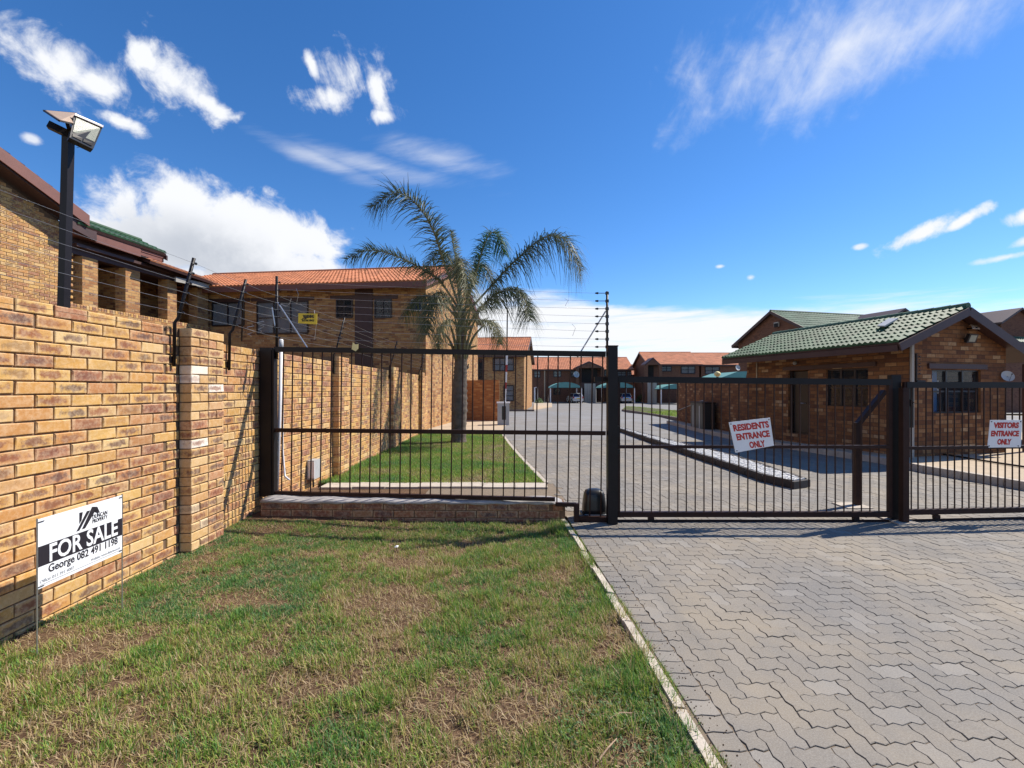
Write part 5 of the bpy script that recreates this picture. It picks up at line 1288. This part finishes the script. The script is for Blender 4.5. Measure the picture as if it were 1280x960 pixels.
part(MB().obox(A + E1 * (s0 + .46) - SN * .25 + Vector((0, 0, zs(1.33))), E1 * .12, (0, 0, .10), -SN * .05).obox(A + E1 * (s0 + .45) - SN * .25 + Vector((0, 0, zs(1.62))), E1 * .13, (0, 0, .06), -SN * .05), 'papers', M['white'], gh)
for a, b, h in ((la(1096), la(980), zs(2.10)),):
    part(MB().obox(A + E2 * a + LN * .0 + Vector((0, 0, h)), E2 * (b - a), LN * .04, (0, 0, .095)), 'lintel', M['fascia_dark'], gh)
part(MB().obox(A + E1 * (s0 - .13) + Vector((0, 0, zs(2.0))), E1 * (s1 - s0 + .26), SN * .04, (0, 0, .10)), 'lintel', M['fascia_dark'], gh)
part(MB().obox(A + E2 * w0 + LN * .0 + Vector((0, 0, zs(.84))), E2 * (w1 - w0), LN * .04, (0, 0, .07)), 'sill', M['guard_brick'], gh)
# roof: the left slope tile by tile
sl_ = SL_; OV = .58
ea = GP_(-OV, -.22, GR_ - (MIDW + OV) * sl_ + .08); rp = GP_(MIDW, -.22, GR_ + .08)
tiled(gh, ea, E2 * (GL + .55), rp - ea, M['tile_green'], .225, .255, singles=True)
ea2 = GP_(GW + .64, -.22, GR_ + .08 - (GW + .64 - MIDW) * .46); tiled(gh, ea2, E2 * (GL + .55), rp - ea2, M['tile_green'], .225, .255)
for k in range(16):
    q = rp + E2 * (k * .30) + Vector((0, 0, .03)); part(MB().tube([q + E2 * .004, q + E2 * .30], [.073, .066], 8), 'ridge_tile', M['tile_green2'], gh)
part(MB().bar(ea + Vector((0, 0, -.10)) + SN * .015, rp + Vector((0, 0, -.08)) + SN * .015, .03, .15, up=(0, 0, 1)), 'bargeboard', M['fascia_dark'], gh)
part(MB().bar(ea2 + Vector((0, 0, -.10)) + SN * .015, rp + Vector((0, 0, -.08)) + SN * .015, .03, .18, up=(0, 0, 1)), 'bargeboard', M['fascia_dark'], gh)
part(MB().bar(ea + E2 * .02 + Vector((0, 0, -.11)) - E1 * .0, ea + E2 * (GL + .52) + Vector((0, 0, -.11)), .03, .12), 'fascia', M['fascia_dark'], gh)
part(MB().prism([ea + Vector((0, 0, -.16)) + E1 * .02, GP_(0, -.2, GEL - .06), GP_(0, GL + .3, GEL - .06), ea + E2 * (GL + .52) + Vector((0, 0, -.16)) + E1 * .02], (0, 0, .02)), 'soffit', M['fascia_dark'], gh)
# skylight sheet on the roof
cs = [hit(px, py, ea + Vector((0, 0, .05)), (rp - ea).cross(E2)) for px, py in ((1098, 411.5), (1112, 402.5), (1124, 402), (1107, 411.8))]
nr = (rp - ea).cross(E2).normalized(); nr = nr if nr.z > 0 else -nr
part(MB().prism([c + nr * .055 for c in cs], nr * .03), 'skylight', M['grey'], gh)
# downpipe, lamps, dish, pole
part(MB().bar(GP_(-.03, -.07, .12), GP_(-.03, -.07, GEL - .06), .05, .042, up=(0, 1, 0)), 'downpipe', M['plaster'], gh)
part(MB().tube([A + E2 * la(947) + LN * .03 + Vector((0, 0, zs(2.45))), A + E2 * la(947) + LN * .04 + Vector((0, 0, .2))], .015, 6), 'conduit', M['sand'], gh)
bl_ = A + E2 * la(996) + LN * .06 + Vector((0, 0, zs(2.33))); part(loft([(bl_.x, bl_.y, bl_.z - .045, .02, .02, 1), (bl_.x, bl_.y, bl_.z - .02, .045, .045, 1), (bl_.x, bl_.y, bl_.z + .015, .045, .045, 1), (bl_.x, bl_.y, bl_.z + .045, .03, .03, 1)], 10), 'lamp', M['plaster'], gh, True)
sfl = thing('solar_floodlight', 'small solar floodlight with panel high on the guard house gable', 'floodlight', onS(1205, 425))
ctr = onS(1204, 424) + SN * .16; nn2 = (SN + Vector((-.1, 0, -.35))).normalized(); u2 = E1; v2 = nn2.cross(u2).normalized(); v2 = v2 if v2.z > 0 else -v2
part(MB().obox(ctr - u2 * .12 - v2 * .095, u2 * .24, v2 * .18, nn2 * -.06), 'lamp_housing', M['black'], sfl); part(MB().obox(ctr - u2 * .085 - v2 * .068 + nn2 * .001, u2 * .17, v2 * .13, nn2 * .006), 'lens', M['lens'], sfl)
ct2 = onS(1208, 411) + SN * .18; part(MB().prism([ct2 + u2 * -.13 + Vector((0, 0, -.03)), ct2 + u2 * .08 + Vector((0, 0, -.03)), ct2 + u2 * .15 + SN * -.09 + Vector((0, 0, .065)), ct2 + u2 * -.045 + SN * -.09 + Vector((0, 0, .065))], (0, 0, .012)), 'solar_panel', M['beige'], sfl)
part(MB().bar(onS(1205, 424), ctr, .03), 'bracket', M['steel'], sfl); part(MB().bar(onS(1209, 411), ct2, .03), 'bracket', M['steel'], sfl)
ds = thing('satellite_dish', 'grey satellite dish on the right corner of the guard house', 'satellite dish', onS(1257, 475))
def dish(t, c, n, r):
    n = Vector(n).normalized(); a = n.cross(Vector((0, 0, 1))).normalized(); b = a.cross(n); vs = []; fs = []
    for k, (rr_, dd_) in enumerate(((.02, -.22), (.5, -.16), (.85, -.06), (1, 0))):
        for i in range(18): q = 2 * math.pi * i / 18; vs.append(c + (a * math.cos(q) + b * math.sin(q)) * r * rr_ + n * dd_ * r)
    for k in range(3):
        for i in range(18): fs.append((k * 18 + i, k * 18 + (i + 1) % 18, (k + 1) * 18 + (i + 1) % 18, (k + 1) * 18 + i))
    fs.append(tuple(range(18))); part(MB().add(vs, fs), 'reflector', M['grey'], t, True); part(MB().tube([c - b * r * .9, c + n * r * .9], r * .03, 5).tube([c + n * r * .9, c + n * r * 1.05], r * .1, 6), 'feed_arm', M['steel'], t)
    part(MB().tube([c - n * r * .2, c - n * r * .9 - b * r * .5], r * .06, 6), 'bracket', M['steel'], t)
dish(ds, P(1260, 470, 9.5), (-.25, -1, .35), .115)
eb = thing('fence_bracket', 'short electric fence bracket with four insulators on the near corner of the guard house', 'electric fence post', GP_(.09, -.05, zs(1.7)))
q = GP_(.09, -.06, zs(1.66)); part(MB().tube([q, q + Vector((0, 0, .54))], .018, 6), 'pole', M['steel'], eb)
for k in range(6): insul(eb, q + Vector((0, 0, .15 + .067 * k)), E1, .12)
part(MB().bar(q, q + E1 * .22, .04), 'bracket', M['steel'], eb)
# covered area at the right end of the guard house
part(MB().obox(GP_(GW + .54, -.08, 0), E1 * .10, E2 * .10, (0, 0, 1.98)), 'porch_post', M['fascia_dark'], gh)
part(MB().obox(GP_(GW + .54, 2.2, 0), E1 * .10, E2 * .10, (0, 0, 1.98)), 'porch_post', M['fascia_dark'], gh)
part(MB().obox(GP_(GW + .04, 2.4, 0), E1 * 3.2, E2 * .2, (0, 0, 1.95)), 'porch_wall', M['guard_brick'], gh)
# yard wall left of the guard house
yw_ = thing('yard_wall', 'low brick yard wall running left from the back of the guard house', 'wall', (6.9, 18.8, 0))
Y0, Y1 = G(846, 529), GP_(0, GL - .1, 0); dY = Vector((Y1.x - Y0.x, Y1.y - Y0.y, 0)); nY = Vector((-dY.y, dY.x, 0)).normalized()
part(MB().obox((Y0.x, Y0.y, -.3), dY, nY * .22, (0, 0, 1.98)), 'wall', M['guard_brick'], yw_); part(MB().obox((Y0.x, Y0.y, 1.683), dY, nY * .24, (0, 0, .06)), 'coping', M['guard_brick'], yw_)
hr = thing('handrail', 'thin sloping galvanised handrail on the brick yard wall', 'handrail', Y0 + dY * .05)
def YW(px, py): return hit(px, py, Vector((Y0.x, Y0.y, 0)) - nY * .08, nY)
part(MB().tube([YW(845, 514), YW(878, 500.5), YW(881, 504)], .016, 6), 'rail', M['plaster'], hr); part(MB().tube([YW(857, 509), YW(857, 527)], .012, 5), 'post', M['plaster'], hr)
cb = thing('equipment_cabinet', 'dark grey cabinet with pale vertical strips standing against the yard wall', 'cabinet', YW(886, 530))
a = YW(879.5, 531); b = YW(895.5, 531); a.z = b.z = 0; H_ = YW(886, 504).z
part(MB().obox(a - nY * .45, b - a, nY * .40, (0, 0, H_)), 'cabinet', M['black'], cb); part(MB().obox(a - nY * .47 + (b - a) * -.03 + Vector((0, 0, H_)), (b - a) * 1.06, nY * .44, (0, 0, .05)), 'lid', M['steel'], cb)
for u in (.18, .36, .72): part(MB().obox(a - nY * .457 + (b - a) * u + Vector((0, 0, .08)), (b - a) * .07, nY * .006, (0, 0, H_ - .16)), 'strip', M['grey'], cb)
wl = thing('wall_lamp', 'small cream globe lamp on top of the brick yard wall', 'lamp', YW(890, 477))
q = YW(890, 467.5) + nY * .18; part(loft([(q.x, q.y, q.z - .09, .04, .04, 1), (q.x, q.y, q.z - .05, .09, .09, 1), (q.x, q.y, q.z, .11, .11, 1), (q.x, q.y, q.z + .06, .08, .08, 1), (q.x, q.y, q.z + .09, .02, .02, 1)], 12), 'globe', M['cream'], wl, True); part(MB().tube([q + Vector((0, 0, -.3)), q + Vector((0, 0, -.1))], .04, 8), 'stand', M['steel'], wl)
# hose lying over the pavement
hz = thing('hose', 'dark hose lying along the pavement in front of the guard house', 'hose', (8, 7.5, .13))
part(MB().tube(spline([G(1120, 566) + Vector((0, 0, .14)), G(1160, 573) + Vector((0, 0, .14)), G(1200, 580) + Vector((0, 0, .14)), G(1245, 588) + Vector((0, 0, .14)), G(1300, 597) + Vector((0, 0, .14))], 6), .018, 6), 'hose', M['black'], hz, True)
# ================================================================== far buildings
def gable_block(name, label, o, e1, e2, L_, W_, zb, ez, rz, tile, brick='far_brick', ov=.45, singles=False, cat='house', group=None):
    """block with its ridge along e1: o near left base corner, L_ along e1, W_ along e2"""
    t = thing(name, label, cat, o, group); o = Vector(o); e1, e2 = Vector(e1).normalized(), Vector(e2).normalized()
    q = lambda a, b, z: Vector(((o + e1 * a + e2 * b).x, (o + e1 * a + e2 * b).y, z))
    part(MB().prism([q(0, 0, zb), q(0, W_, zb), q(0, W_, ez), q(0, W_ / 2, rz - .14), q(0, 0, ez)], e1 * L_), 'wall', M[brick], t)
    sl = (rz - ez) / (W_ / 2)
    for b0 in (-ov, W_ + ov):
        a = q(-.35, b0, ez - ov * sl); r_ = q(-.35, W_ / 2, rz)
        tiled(t, a, e1 * (L_ + .7), r_ - a, M[tile], .6, .5, rolls=2)
        part(MB().bar(a + Vector((0, 0, -.12)), a + e1 * (L_ + .7) + Vector((0, 0, -.12)), .04, .2), 'fascia', M['fascia_dark'], t)
        for aa in (-.36, L_ + .36):
            d = q(aa, b0, ez - ov * sl - .1); part(MB().bar(d, q(aa, W_ / 2, rz - .1), .05, .22), 'bargeboard', M['fascia_dark'], t)
    part(MB().tube([q(-.35, W_ / 2, rz + .03), q(L_ + .35, W_ / 2, rz + .03)], .1, 6), 'ridge_tiles', M[tile], t)
    return t, q
# green roofed block behind the guard house
Pk = P(967, 389, 38); e1, e2 = E1, E2
o_ = Vector((Pk.x, Pk.y, 0)) - e2 * 4; t, q = gable_block('brick_house', 'two storey brick house with a dull green roof rising behind the guard house', (o_.x, o_.y, -1), e1, e2, 26, 8, -1.2, 5.75, Pk.z, 'tile_green2')
for nm, px, py, lab in (('porch', 1127, 388.5, 0), ('porch', 1273, 387.5, 1)):
    y_ = 36.5 + lab * 4; pk = P(px, py, y_); w_ = 2.2; d_ = e2 * 3.5
    a, b, c = pk - e1 * w_ + Vector((0, 0, -1.15)), pk, pk + e1 * w_ + Vector((0, 0, -1.15))
    part(MB().prism([a + Vector((0, 0, -6)), c + Vector((0, 0, -6)), c, b, a], d_), 'porch', M['far_brick'], t)
    for s_, s2 in ((a, b), (c, b)): part(MB().prism([s_ - (s2 - s_) * .2 - e2 * .3, s2 - e2 * .3, s2 - e2 * .3 + Vector((0, 0, .18)), s_ - (s2 - s_) * .2 - e2 * .3 + Vector((0, 0, .18))], d_), 'porch_roof', M['fascia_dark'], t)
lf = q(0, 3.3, 6.6) - e1 * .12; part(MB().obox(lf, e2 * .45, -e1 * .12, (0, 0, .38)), 'flood_lamp', M['plaster'], t); part(MB().obox(lf + Vector((0, 0, -.02)) - e1 * .125, e2 * .4, -e1 * .02, (0, 0, .3)), 'flood_lens', M['dark'], t)
# house right behind the palm
B = Vector((P(655, 0, 45.0).x, 45.0, 0)); f1 = Vector((-.993, .118, 0)); d1_ = Vector((.10, .995, 0)).normalized()
ez_, rz_ = 5.05, 7.35
t2 = thing('brick_house', 'two storey brick house with an orange roof and sunlit gable right of the palm', 'house', (B.x, B.y, gz(45)))
hq = lambda a, b, z: Vector(((B + f1 * a + d1_ * b).x, (B + f1 * a + d1_ * b).y, z))
DD, LL = 14.0, 9.0
part(MB().prism([hq(0, 0, -1.2), hq(0, DD, -1.2), hq(0, DD, ez_), hq(0, DD / 2, rz_ - .1), hq(0, 0, ez_)], f1 * LL), 'wall', M['house_brick'], t2)
for b0 in (-.4, DD + .4):
    a = hq(-.3, b0, ez_ - .12); tiled(t2, a, f1 * (LL + .6), hq(-.3, DD / 2, rz_) - a, M['tile_orange'], .45, .45)
    part(MB().bar(a + Vector((0, 0, -.16)), a + f1 * (LL + .6) + Vector((0, 0, -.16)), .04, .28), 'fascia', M['fascia_dark'], t2); part(MB().bar(a + Vector((0, 0, -.15)), hq(-.3, DD / 2, rz_ - .12), .06, .3), 'bargeboard', M['fascia_dark'], t2)
part(MB().tube([hq(-.3, DD / 2, rz_ + .03), hq(LL, DD / 2, rz_ + .03)], .1, 6), 'ridge_tiles', M['tile_orange'], t2)
def win_px(t, p0, n, x0, y0, x1, y1, **k):
    a, b, c = hit(x0, y1, p0, n), hit(x1, y1, p0, n), hit(x0, y0, p0, n); b.z = a.z; n = Vector(n); n = n if n.y < 0 else -n
    return window(t, a + n * .02, b - a, (0, 0, c.z - a.z), n, fw=k.pop('fw', .10), **k)
n2 = Vector((f1.y, -f1.x, 0)); n2 = n2 if n2.y < 0 else -n2
win_px(t2, B, n2, 616.5, 448, 642, 463.5, cols=3, rows=2); win_px(t2, B, n2, 630, 482, 642, 501, cols=1, rows=3)
win_px(t2, B, n2, 598, 449, 603.5, 474, cols=1, rows=2, curtain='dark')
# brown courtyard wall in front of it
cw0, cw1 = G(590, 525), G(624, 526.5)
cwt = thing('yard_wall', 'reddish brick courtyard wall beside the boom barrier, behind the palm trunk', 'wall', (cw0.x, cw0.y, 0)); dC = Vector((cw1.x - cw0.x, cw1.y - cw0.y, 0))
part(MB().obox((cw0.x - .6, cw0.y, -.3), dC + Vector((.6, 0, 0)), (0, .22, 0), (0, 0, .3 + EYE + 11.5 * cw0.y / F)), 'wall', wall_mat('courtyard_brickwork', [(0, (.38, .16, .07)), (.5, (.30, .12, .055)), (.8, (.42, .19, .08)), (1, (.50, .27, .12))]), cwt)
# kerb, garden bed and shrub at the bend
kk = thing('kerb', 'dark kerb at the foot of the orange roofed house by the road bend', 'kerb', G(650, 514))
for i in range(8): a, b = G(636 + i * 4, 514), G(636 + i * 4 + 3.8, 514); part(MB().bar(a + Vector((0, 0, .08)), b + Vector((0, 0, .08)), .2, .2), 'kerb_stone', M['kerb_brown'], kk)
bed = [G(667, 513), G(690, 509), G(690, 503.5), G(667, 504.5)]; struct(MB().prism([p + Vector((0, 0, .10)) for p in bed], (0, 0, -.4)), 'garden_bed', M['sand'])
def shrub(c, r, n, label):
    V = []; Fq = []; T = []; o = 0; tr_ = thing('shrub', label, 'shrub', c)
    for _ in range(n):
        d = Vector((random.gauss(0, 1), random.gauss(0, 1), abs(random.gauss(0, 1)))).normalized() * r * random.uniform(.5, 1); p = c + d * random.choice((1, .9)); a = Vector((random.gauss(0, 1), random.gauss(0, 1), random.gauss(0, 1))).normalized() * r * .16; b = a.orthogonal().normalized() * r * .08
        V += [p - a, p - b, p + a, p + b]; Fq.append((o, o + 1, o + 2, o + 3)); T += [random.random()] * 4; o += 4
    fastmesh('foliage', V, Fq, M['weed'], tr_, tint=T, kind=None); part(MB().tube([c + Vector((0, 0, -.1)), c + Vector((0, 0, r * .7))], .05, 5), 'stem', M['stick'], tr_)
shrub(G(674, 504.5) + Vector((0, 0, .1)), .75, 260, 'small rounded green shrub in the bed by the far parking bays')
shrub(P(802, 497, 78) + Vector((0, 0, -.2)), .8, 260, 'yellowish green shrub in the gap between the two far houses')
shrub(P(797, 500, 79) + Vector((0, 0, -.3)), .55, 200, 'low dark shrub left of the yellowish one in the far gap')
# far row of houses
def far_house(label, x0, x1, y, ez, rz, depth=9):
    a = P(x0, HY, y); b = P(x1, HY, y); return gable_block('brick_house', label, (a.x, y, -.7), (1, 0, 0), (0, 1, 0), b.x - a.x, depth, -1.0, ez, rz, 'tile_far')
YF = 80.0
def pz(py, y=YF): return EYE + (HY - py) * y / F
h3, q3 = far_house('far two storey brick house with orange roof and porch gable behind the left carports', 650, 789, YF, pz(460.3), pz(447, YF + 4.5))
h3b, _ = gable_block('brick_house', 'small end unit with lower orange roof at the right end of the left far house', (P(786, 0, YF + 6).x, YF + 6, -.7), (1, 0, 0), (0, 1, 0), 2.0, 7, -1, pz(467, YF + 6), pz(456, YF + 9), 'tile_far')
YH = 74.0
h4, q4 = far_house('far two storey brick house with bright orange roof, right of the white pillar', 811, 874, YH, pz(454, YH), pz(440.5, YH + 4.5))
h5, q5 = far_house('far pinkish orange roofed brick house adjoining on the right, partly behind the guard house', 876.5, 935, YH + .6, pz(454.6, YH + .6), pz(441.5, YH + 5.1))
NF = Vector((0, -1, 0))
def fw(t, y, x0, y0, x1, y1, **k): win_px(t, Vector((0, y, 0)), NF, x0, y0, x1, y1, fw=.12, **k)  # pale curtain sheets here carry the glass's sky reflection as colour
for r_ in ((668, 464, 675, 472), (692, 464, 701, 471), (714, 464, 723, 471), (752, 463, 759, 470), (771, 464.5, 782, 470), (784, 464.5, 789, 470)): fw(h3, YF, *r_, cols=2, rows=2)
for r_ in ((692, 486, 700, 493), (668, 486, 672, 500)): fw(h3, YF, *r_, cols=2, rows=2, curtain='dark')
for r_ in ((827, 458, 839, 464), (851.5, 457.8, 868.5, 466.8)): fw(h4, YH, *r_, cols=2, rows=2)
fw(h5, YH + .6, 881.5, 458.5, 899, 467.5, cols=2, rows=2)
def porch(t, y, xa, xb, xp, yp, ye, dark=True):
    a, b, p_ = P(xa, ye, y), P(xb, ye, y), P(xp, yp, y); zb = -.8
    part(MB().prism([a, b, p_], (0, 2.2, 0)), 'porch_gable', M['far_brick'], t)
    for c in (a, b):
        ex = c + (c - p_) * .18; part(MB().prism([ex, p_, p_ + Vector((0, 0, .28)), ex + Vector((0, 0, .28))], (0, 2.6, 0)), 'porch_roof', M['tile_far'] if not dark else M['fascia_dark'], t)
    for c in (a, b): part(MB().box(c.x - .25 + (.2 if c is b else .0), c.x + .25 + (.2 if c is b else 0), y, y + .5, zb, a.z), 'porch_pillar', M['far_brick'], t)
    part(MB().box(a.x + .6, b.x - .5, y + 1.2, y + 1.3, zb, a.z - .1), 'porch_recess', M['dark'], t)
    part(MB().box(a.x, b.x, y + .1, y + .3, a.z - 3.4, a.z - 2.5), 'balcony_rail', M['fascia_dark'], t)
porch(h3, YF - 2.4, 722, 752, 736.5, 453.5, 460); porch(h4, YH - 2.4, 808, 824, 816.5, 449, 456)
# screen walls and downpipe
def screen(x0, x1, y0, y, label):
    t = thing('screen_wall', label, 'wall', P(x0, 502, y)); a, b = P(x0, y0, y), P(x1, y0, y); n = max(2, round((x1 - x0) / 4))
    for i in range(n): xa = a.x + (b.x - a.x) * i / n; part(MB().box(xa + .02, a.x + (b.x - a.x) * (i + 1) / n - .02, y, y + .12, gz(y) - .1, a.z), 'panel', M['plaster'], t)
screen(730.5, 744.5, 479.5, YF - 5, 'pale grey panelled screen wall between the two far carports'); screen(809.5, 821, 477.5, YH - 5, 'pale grey panelled screen wall by the right far house')
part(MB().box(P(680, 0, YF).x, P(681.4, 0, YF).x, YF - .25, YF - .02, -.8, pz(460)), 'downpipe', M['sand'], h3)
# carports with arched shade net
def carport(x0, x1, ytop, yeave, y, label, depth=5.5):
    t = thing('carport', label, 'carport', P((x0 + x1) / 2, 502, y)); a, b = P(x0, yeave, y), P(x1, yeave, y); zt = P(0, ytop, y).z; n = 14; vs = []; fs = []
    for i in range(n + 1):
        u = i / n; x = a.x + (b.x - a.x) * u; z = a.z + (zt - a.z) * math.sin(math.pi * u) ** .75; vs += [(x, y, z), (x, y + depth, z), (x, y + depth, z - .06), (x, y, z - .06)]
    for i in range(n):
        for k in range(4): p_ = i * 4 + k; r_ = i * 4 + (k + 1) % 4; fs.append((p_, r_, r_ + 4, p_ + 4))
    fs += [(0, 3, 2, 1), (n * 4, n * 4 + 1, n * 4 + 2, n * 4 + 3)]; part(MB().add(vs, fs), 'shade_net', M['net'], t)
    part(MB().prism([(v[0], y - .02, v[2] - .05) for v in vs[0::4]] + [], (0, .03, 0)), 'net_front', M['net'], t)
    for x in (a.x + .08, b.x - .08):
        for yy in (y + .1, y + depth - .2): part(MB().tube([(x, yy, gz(y) - .05), (x, yy, a.z)], .09, 8), 'post', M['pvc'], t)
    part(MB().bar((a.x, y, a.z - .06), (b.x, y, a.z - .06), .08), 'beam', M['steel'], t)
    return t
carport(687.5, 727.5, 477.5, 484.5, YF - 9, 'left far carport with arched teal shade net and white posts'); carport(752, 794, 477.5, 484.5, YF - 9, 'middle far carport with arched teal shade net, partly behind the white pillar')
carport(826, 870, 480, 486, YH - 8, 'right far carport in shadow, in front of the bright orange roofed house')
rp_ = thing('carport', 'blue green shade net roof peeking above the gate beside the guard house', 'carport', P(905, 480, 30)); a = P(896, 474, 30); b = P(932, 474, 30); c = P(922, 464.5, 30); d = P(934, 464, 30)
part(MB().prism([a, b, d, c], (0, 4, .0)), 'shade_net', M['net'], rp_); part(MB().tube([b + Vector((0, .2, 0)), b + Vector((0, .2, -2.6))], .06, 6), 'post', M['pvc'], rp_)
part(MB().tube([a + Vector((0, .2, 0)), a + Vector((0, .2, -2.6))], .06, 6), 'post', M['pvc'], rp_)
for px, py, y, r_, lab in ((720.5, 468, YF - 2.8, .55, 'oval grey satellite dish on the far house above the left carport'), (922.5, 459.5, 30, .19, 'pale satellite dish beside the left end of the guard house roof')):
    dt = thing('satellite_dish', lab, 'satellite dish', P(px, py, y)); dish(dt, P(px, py, y), (.35, -1, .25), r_)
# parked cars, seen from behind under the nets
def car(label, px, py, y, paint, rot=0, scale=1.0):
    b = P(px, py, y); b.z = gz(y) if y > 20 else 0; t = thing('parked_car', label, 'car', b); t.rotation_euler = (0, 0, rot)
    def lp_(mb, name, m, par=t, smooth=False): return part(mb, name, M[m], par, smooth, origin=(0, 0, 0))
    prof = [(-2.1, .35), (-2.15, .75), (-2.05, .98), (-1.95, 1.0), (-1.2, 1.02), (1.0, 1.0), (1.9, .85), (2.1, .65), (2.1, .32)]
    w_ = .86; vs = []; fs = []
    for s_, k in ((-1, .96), (-.9, 1), (.9, 1), (1, .96)):
        for yy, zz in prof: vs.append((s_ * w_, yy * (1 if abs(s_) < 1 else .98), .32 + (zz - .32) * (1 if abs(s_) < 1 else .96)))
    n = len(prof)
    for k in range(3):
        for i in range(n - 1): fs.append((k * n + i, (k + 1) * n + i, (k + 1) * n + i + 1, k * n + i + 1))
        fs.append((k * n + n - 1, (k + 1) * n + n - 1, (k + 1) * n, k * n))
    fs += [tuple(range(n)), tuple(range(4 * n - 1, 3 * n - 1, -1))]; body = lp_(MB().add(vs, fs), 'body', paint)
    lp_(MB().add([(-.80, -2.0, 1.0), (.80, -2.0, 1.0), (.80, 1.0, 1.0), (-.80, 1.0, 1.0), (-.62, -1.75, 1.50), (.62, -1.75, 1.50), (.62, .25, 1.50), (-.62, .25, 1.50)],
                 [(4, 5, 6, 7), (0, 1, 5, 4), (1, 2, 6, 5), (2, 3, 7, 6), (3, 0, 4, 7)]), 'windows', 'solar')
    lp_(MB().add([(-.64, -1.85, 1.49), (.64, -1.85, 1.49), (.64, .30, 1.49), (-.64, .30, 1.49), (-.58, -1.78, 1.57), (.58, -1.78, 1.57), (.58, .2, 1.57), (-.58, .2, 1.57)], [(3, 2, 1, 0), (4, 5, 6, 7), (0, 1, 5, 4), (1, 2, 6, 5), (2, 3, 7, 6), (3, 0, 4, 7)]), 'roof', paint)
    for s_ in (-1, 1):
        lp_(MB().bar((s_ * .76, -1.98, 1.0), (s_ * .60, -1.76, 1.5), .07), 'pillar', paint); lp_(MB().box(s_ * .74 - .10, s_ * .74 + .10, -2.17, -2.05, .78, 1.02), 'tail_light', 'lampred')
        lp_(MB().box(s_ * .62 - .14, s_ * .62 + .14, 2.02, 2.12, .62, .76), 'headlight', 'lens'); lp_(MB().box(s_ * .93 - .08, s_ * .93 + .08, .62, .75, .98, 1.10), 'mirror', paint)
        for yy in (-1.3, 1.3):
            wh = lp_(MB().disc((s_ * .78, yy, .32), (1, 0, 0), .32, .2, 18), 'wheel', 'tyre'); part(MB().disc((s_ * .885, yy, .32), (1, 0, 0), .19, .015, 12), 'rim', M['grey'], wh, origin=(0, 0, 0))
    lp_(MB().box(-.84, .84, -2.2, -2.04, .34, .56), 'bumper', paint); lp_(MB().box(-.26, .26, -2.175, -2.16, .70, .82), 'number_plate', 'yellow'); lp_(MB().box(-.84, .84, 2.04, 2.17, .30, .50), 'bumper', paint)
    return t
car('silver hatchback seen from behind under the left far carport', 718.5, 502, YF - 6.5, 'silver', .12); car('silver car seen from behind under the middle far carport', 779.5, 502, YF - 6.5, 'silver')
car('dark red car parked right of the guard house, cut off by the photo edge', 1385, 575, 9.9, 'redcar', R(-38))
# debris by the far gap and low posts
bo = thing('lamp_post', 'short pale post light near the left end of the far house', 'post', P(671.5, 502, YF - 7))
for x in (668.3, 671.6): part(MB().tube([P(x, 502.5, YF - 7), P(x, 484.5, YF - 7)], .10, 8), 'post', M['pvc'], bo)
part(MB().bar(P(668, 484.5, YF - 7), P(672, 484, YF - 7), .12), 'rail', M['pvc'], bo)
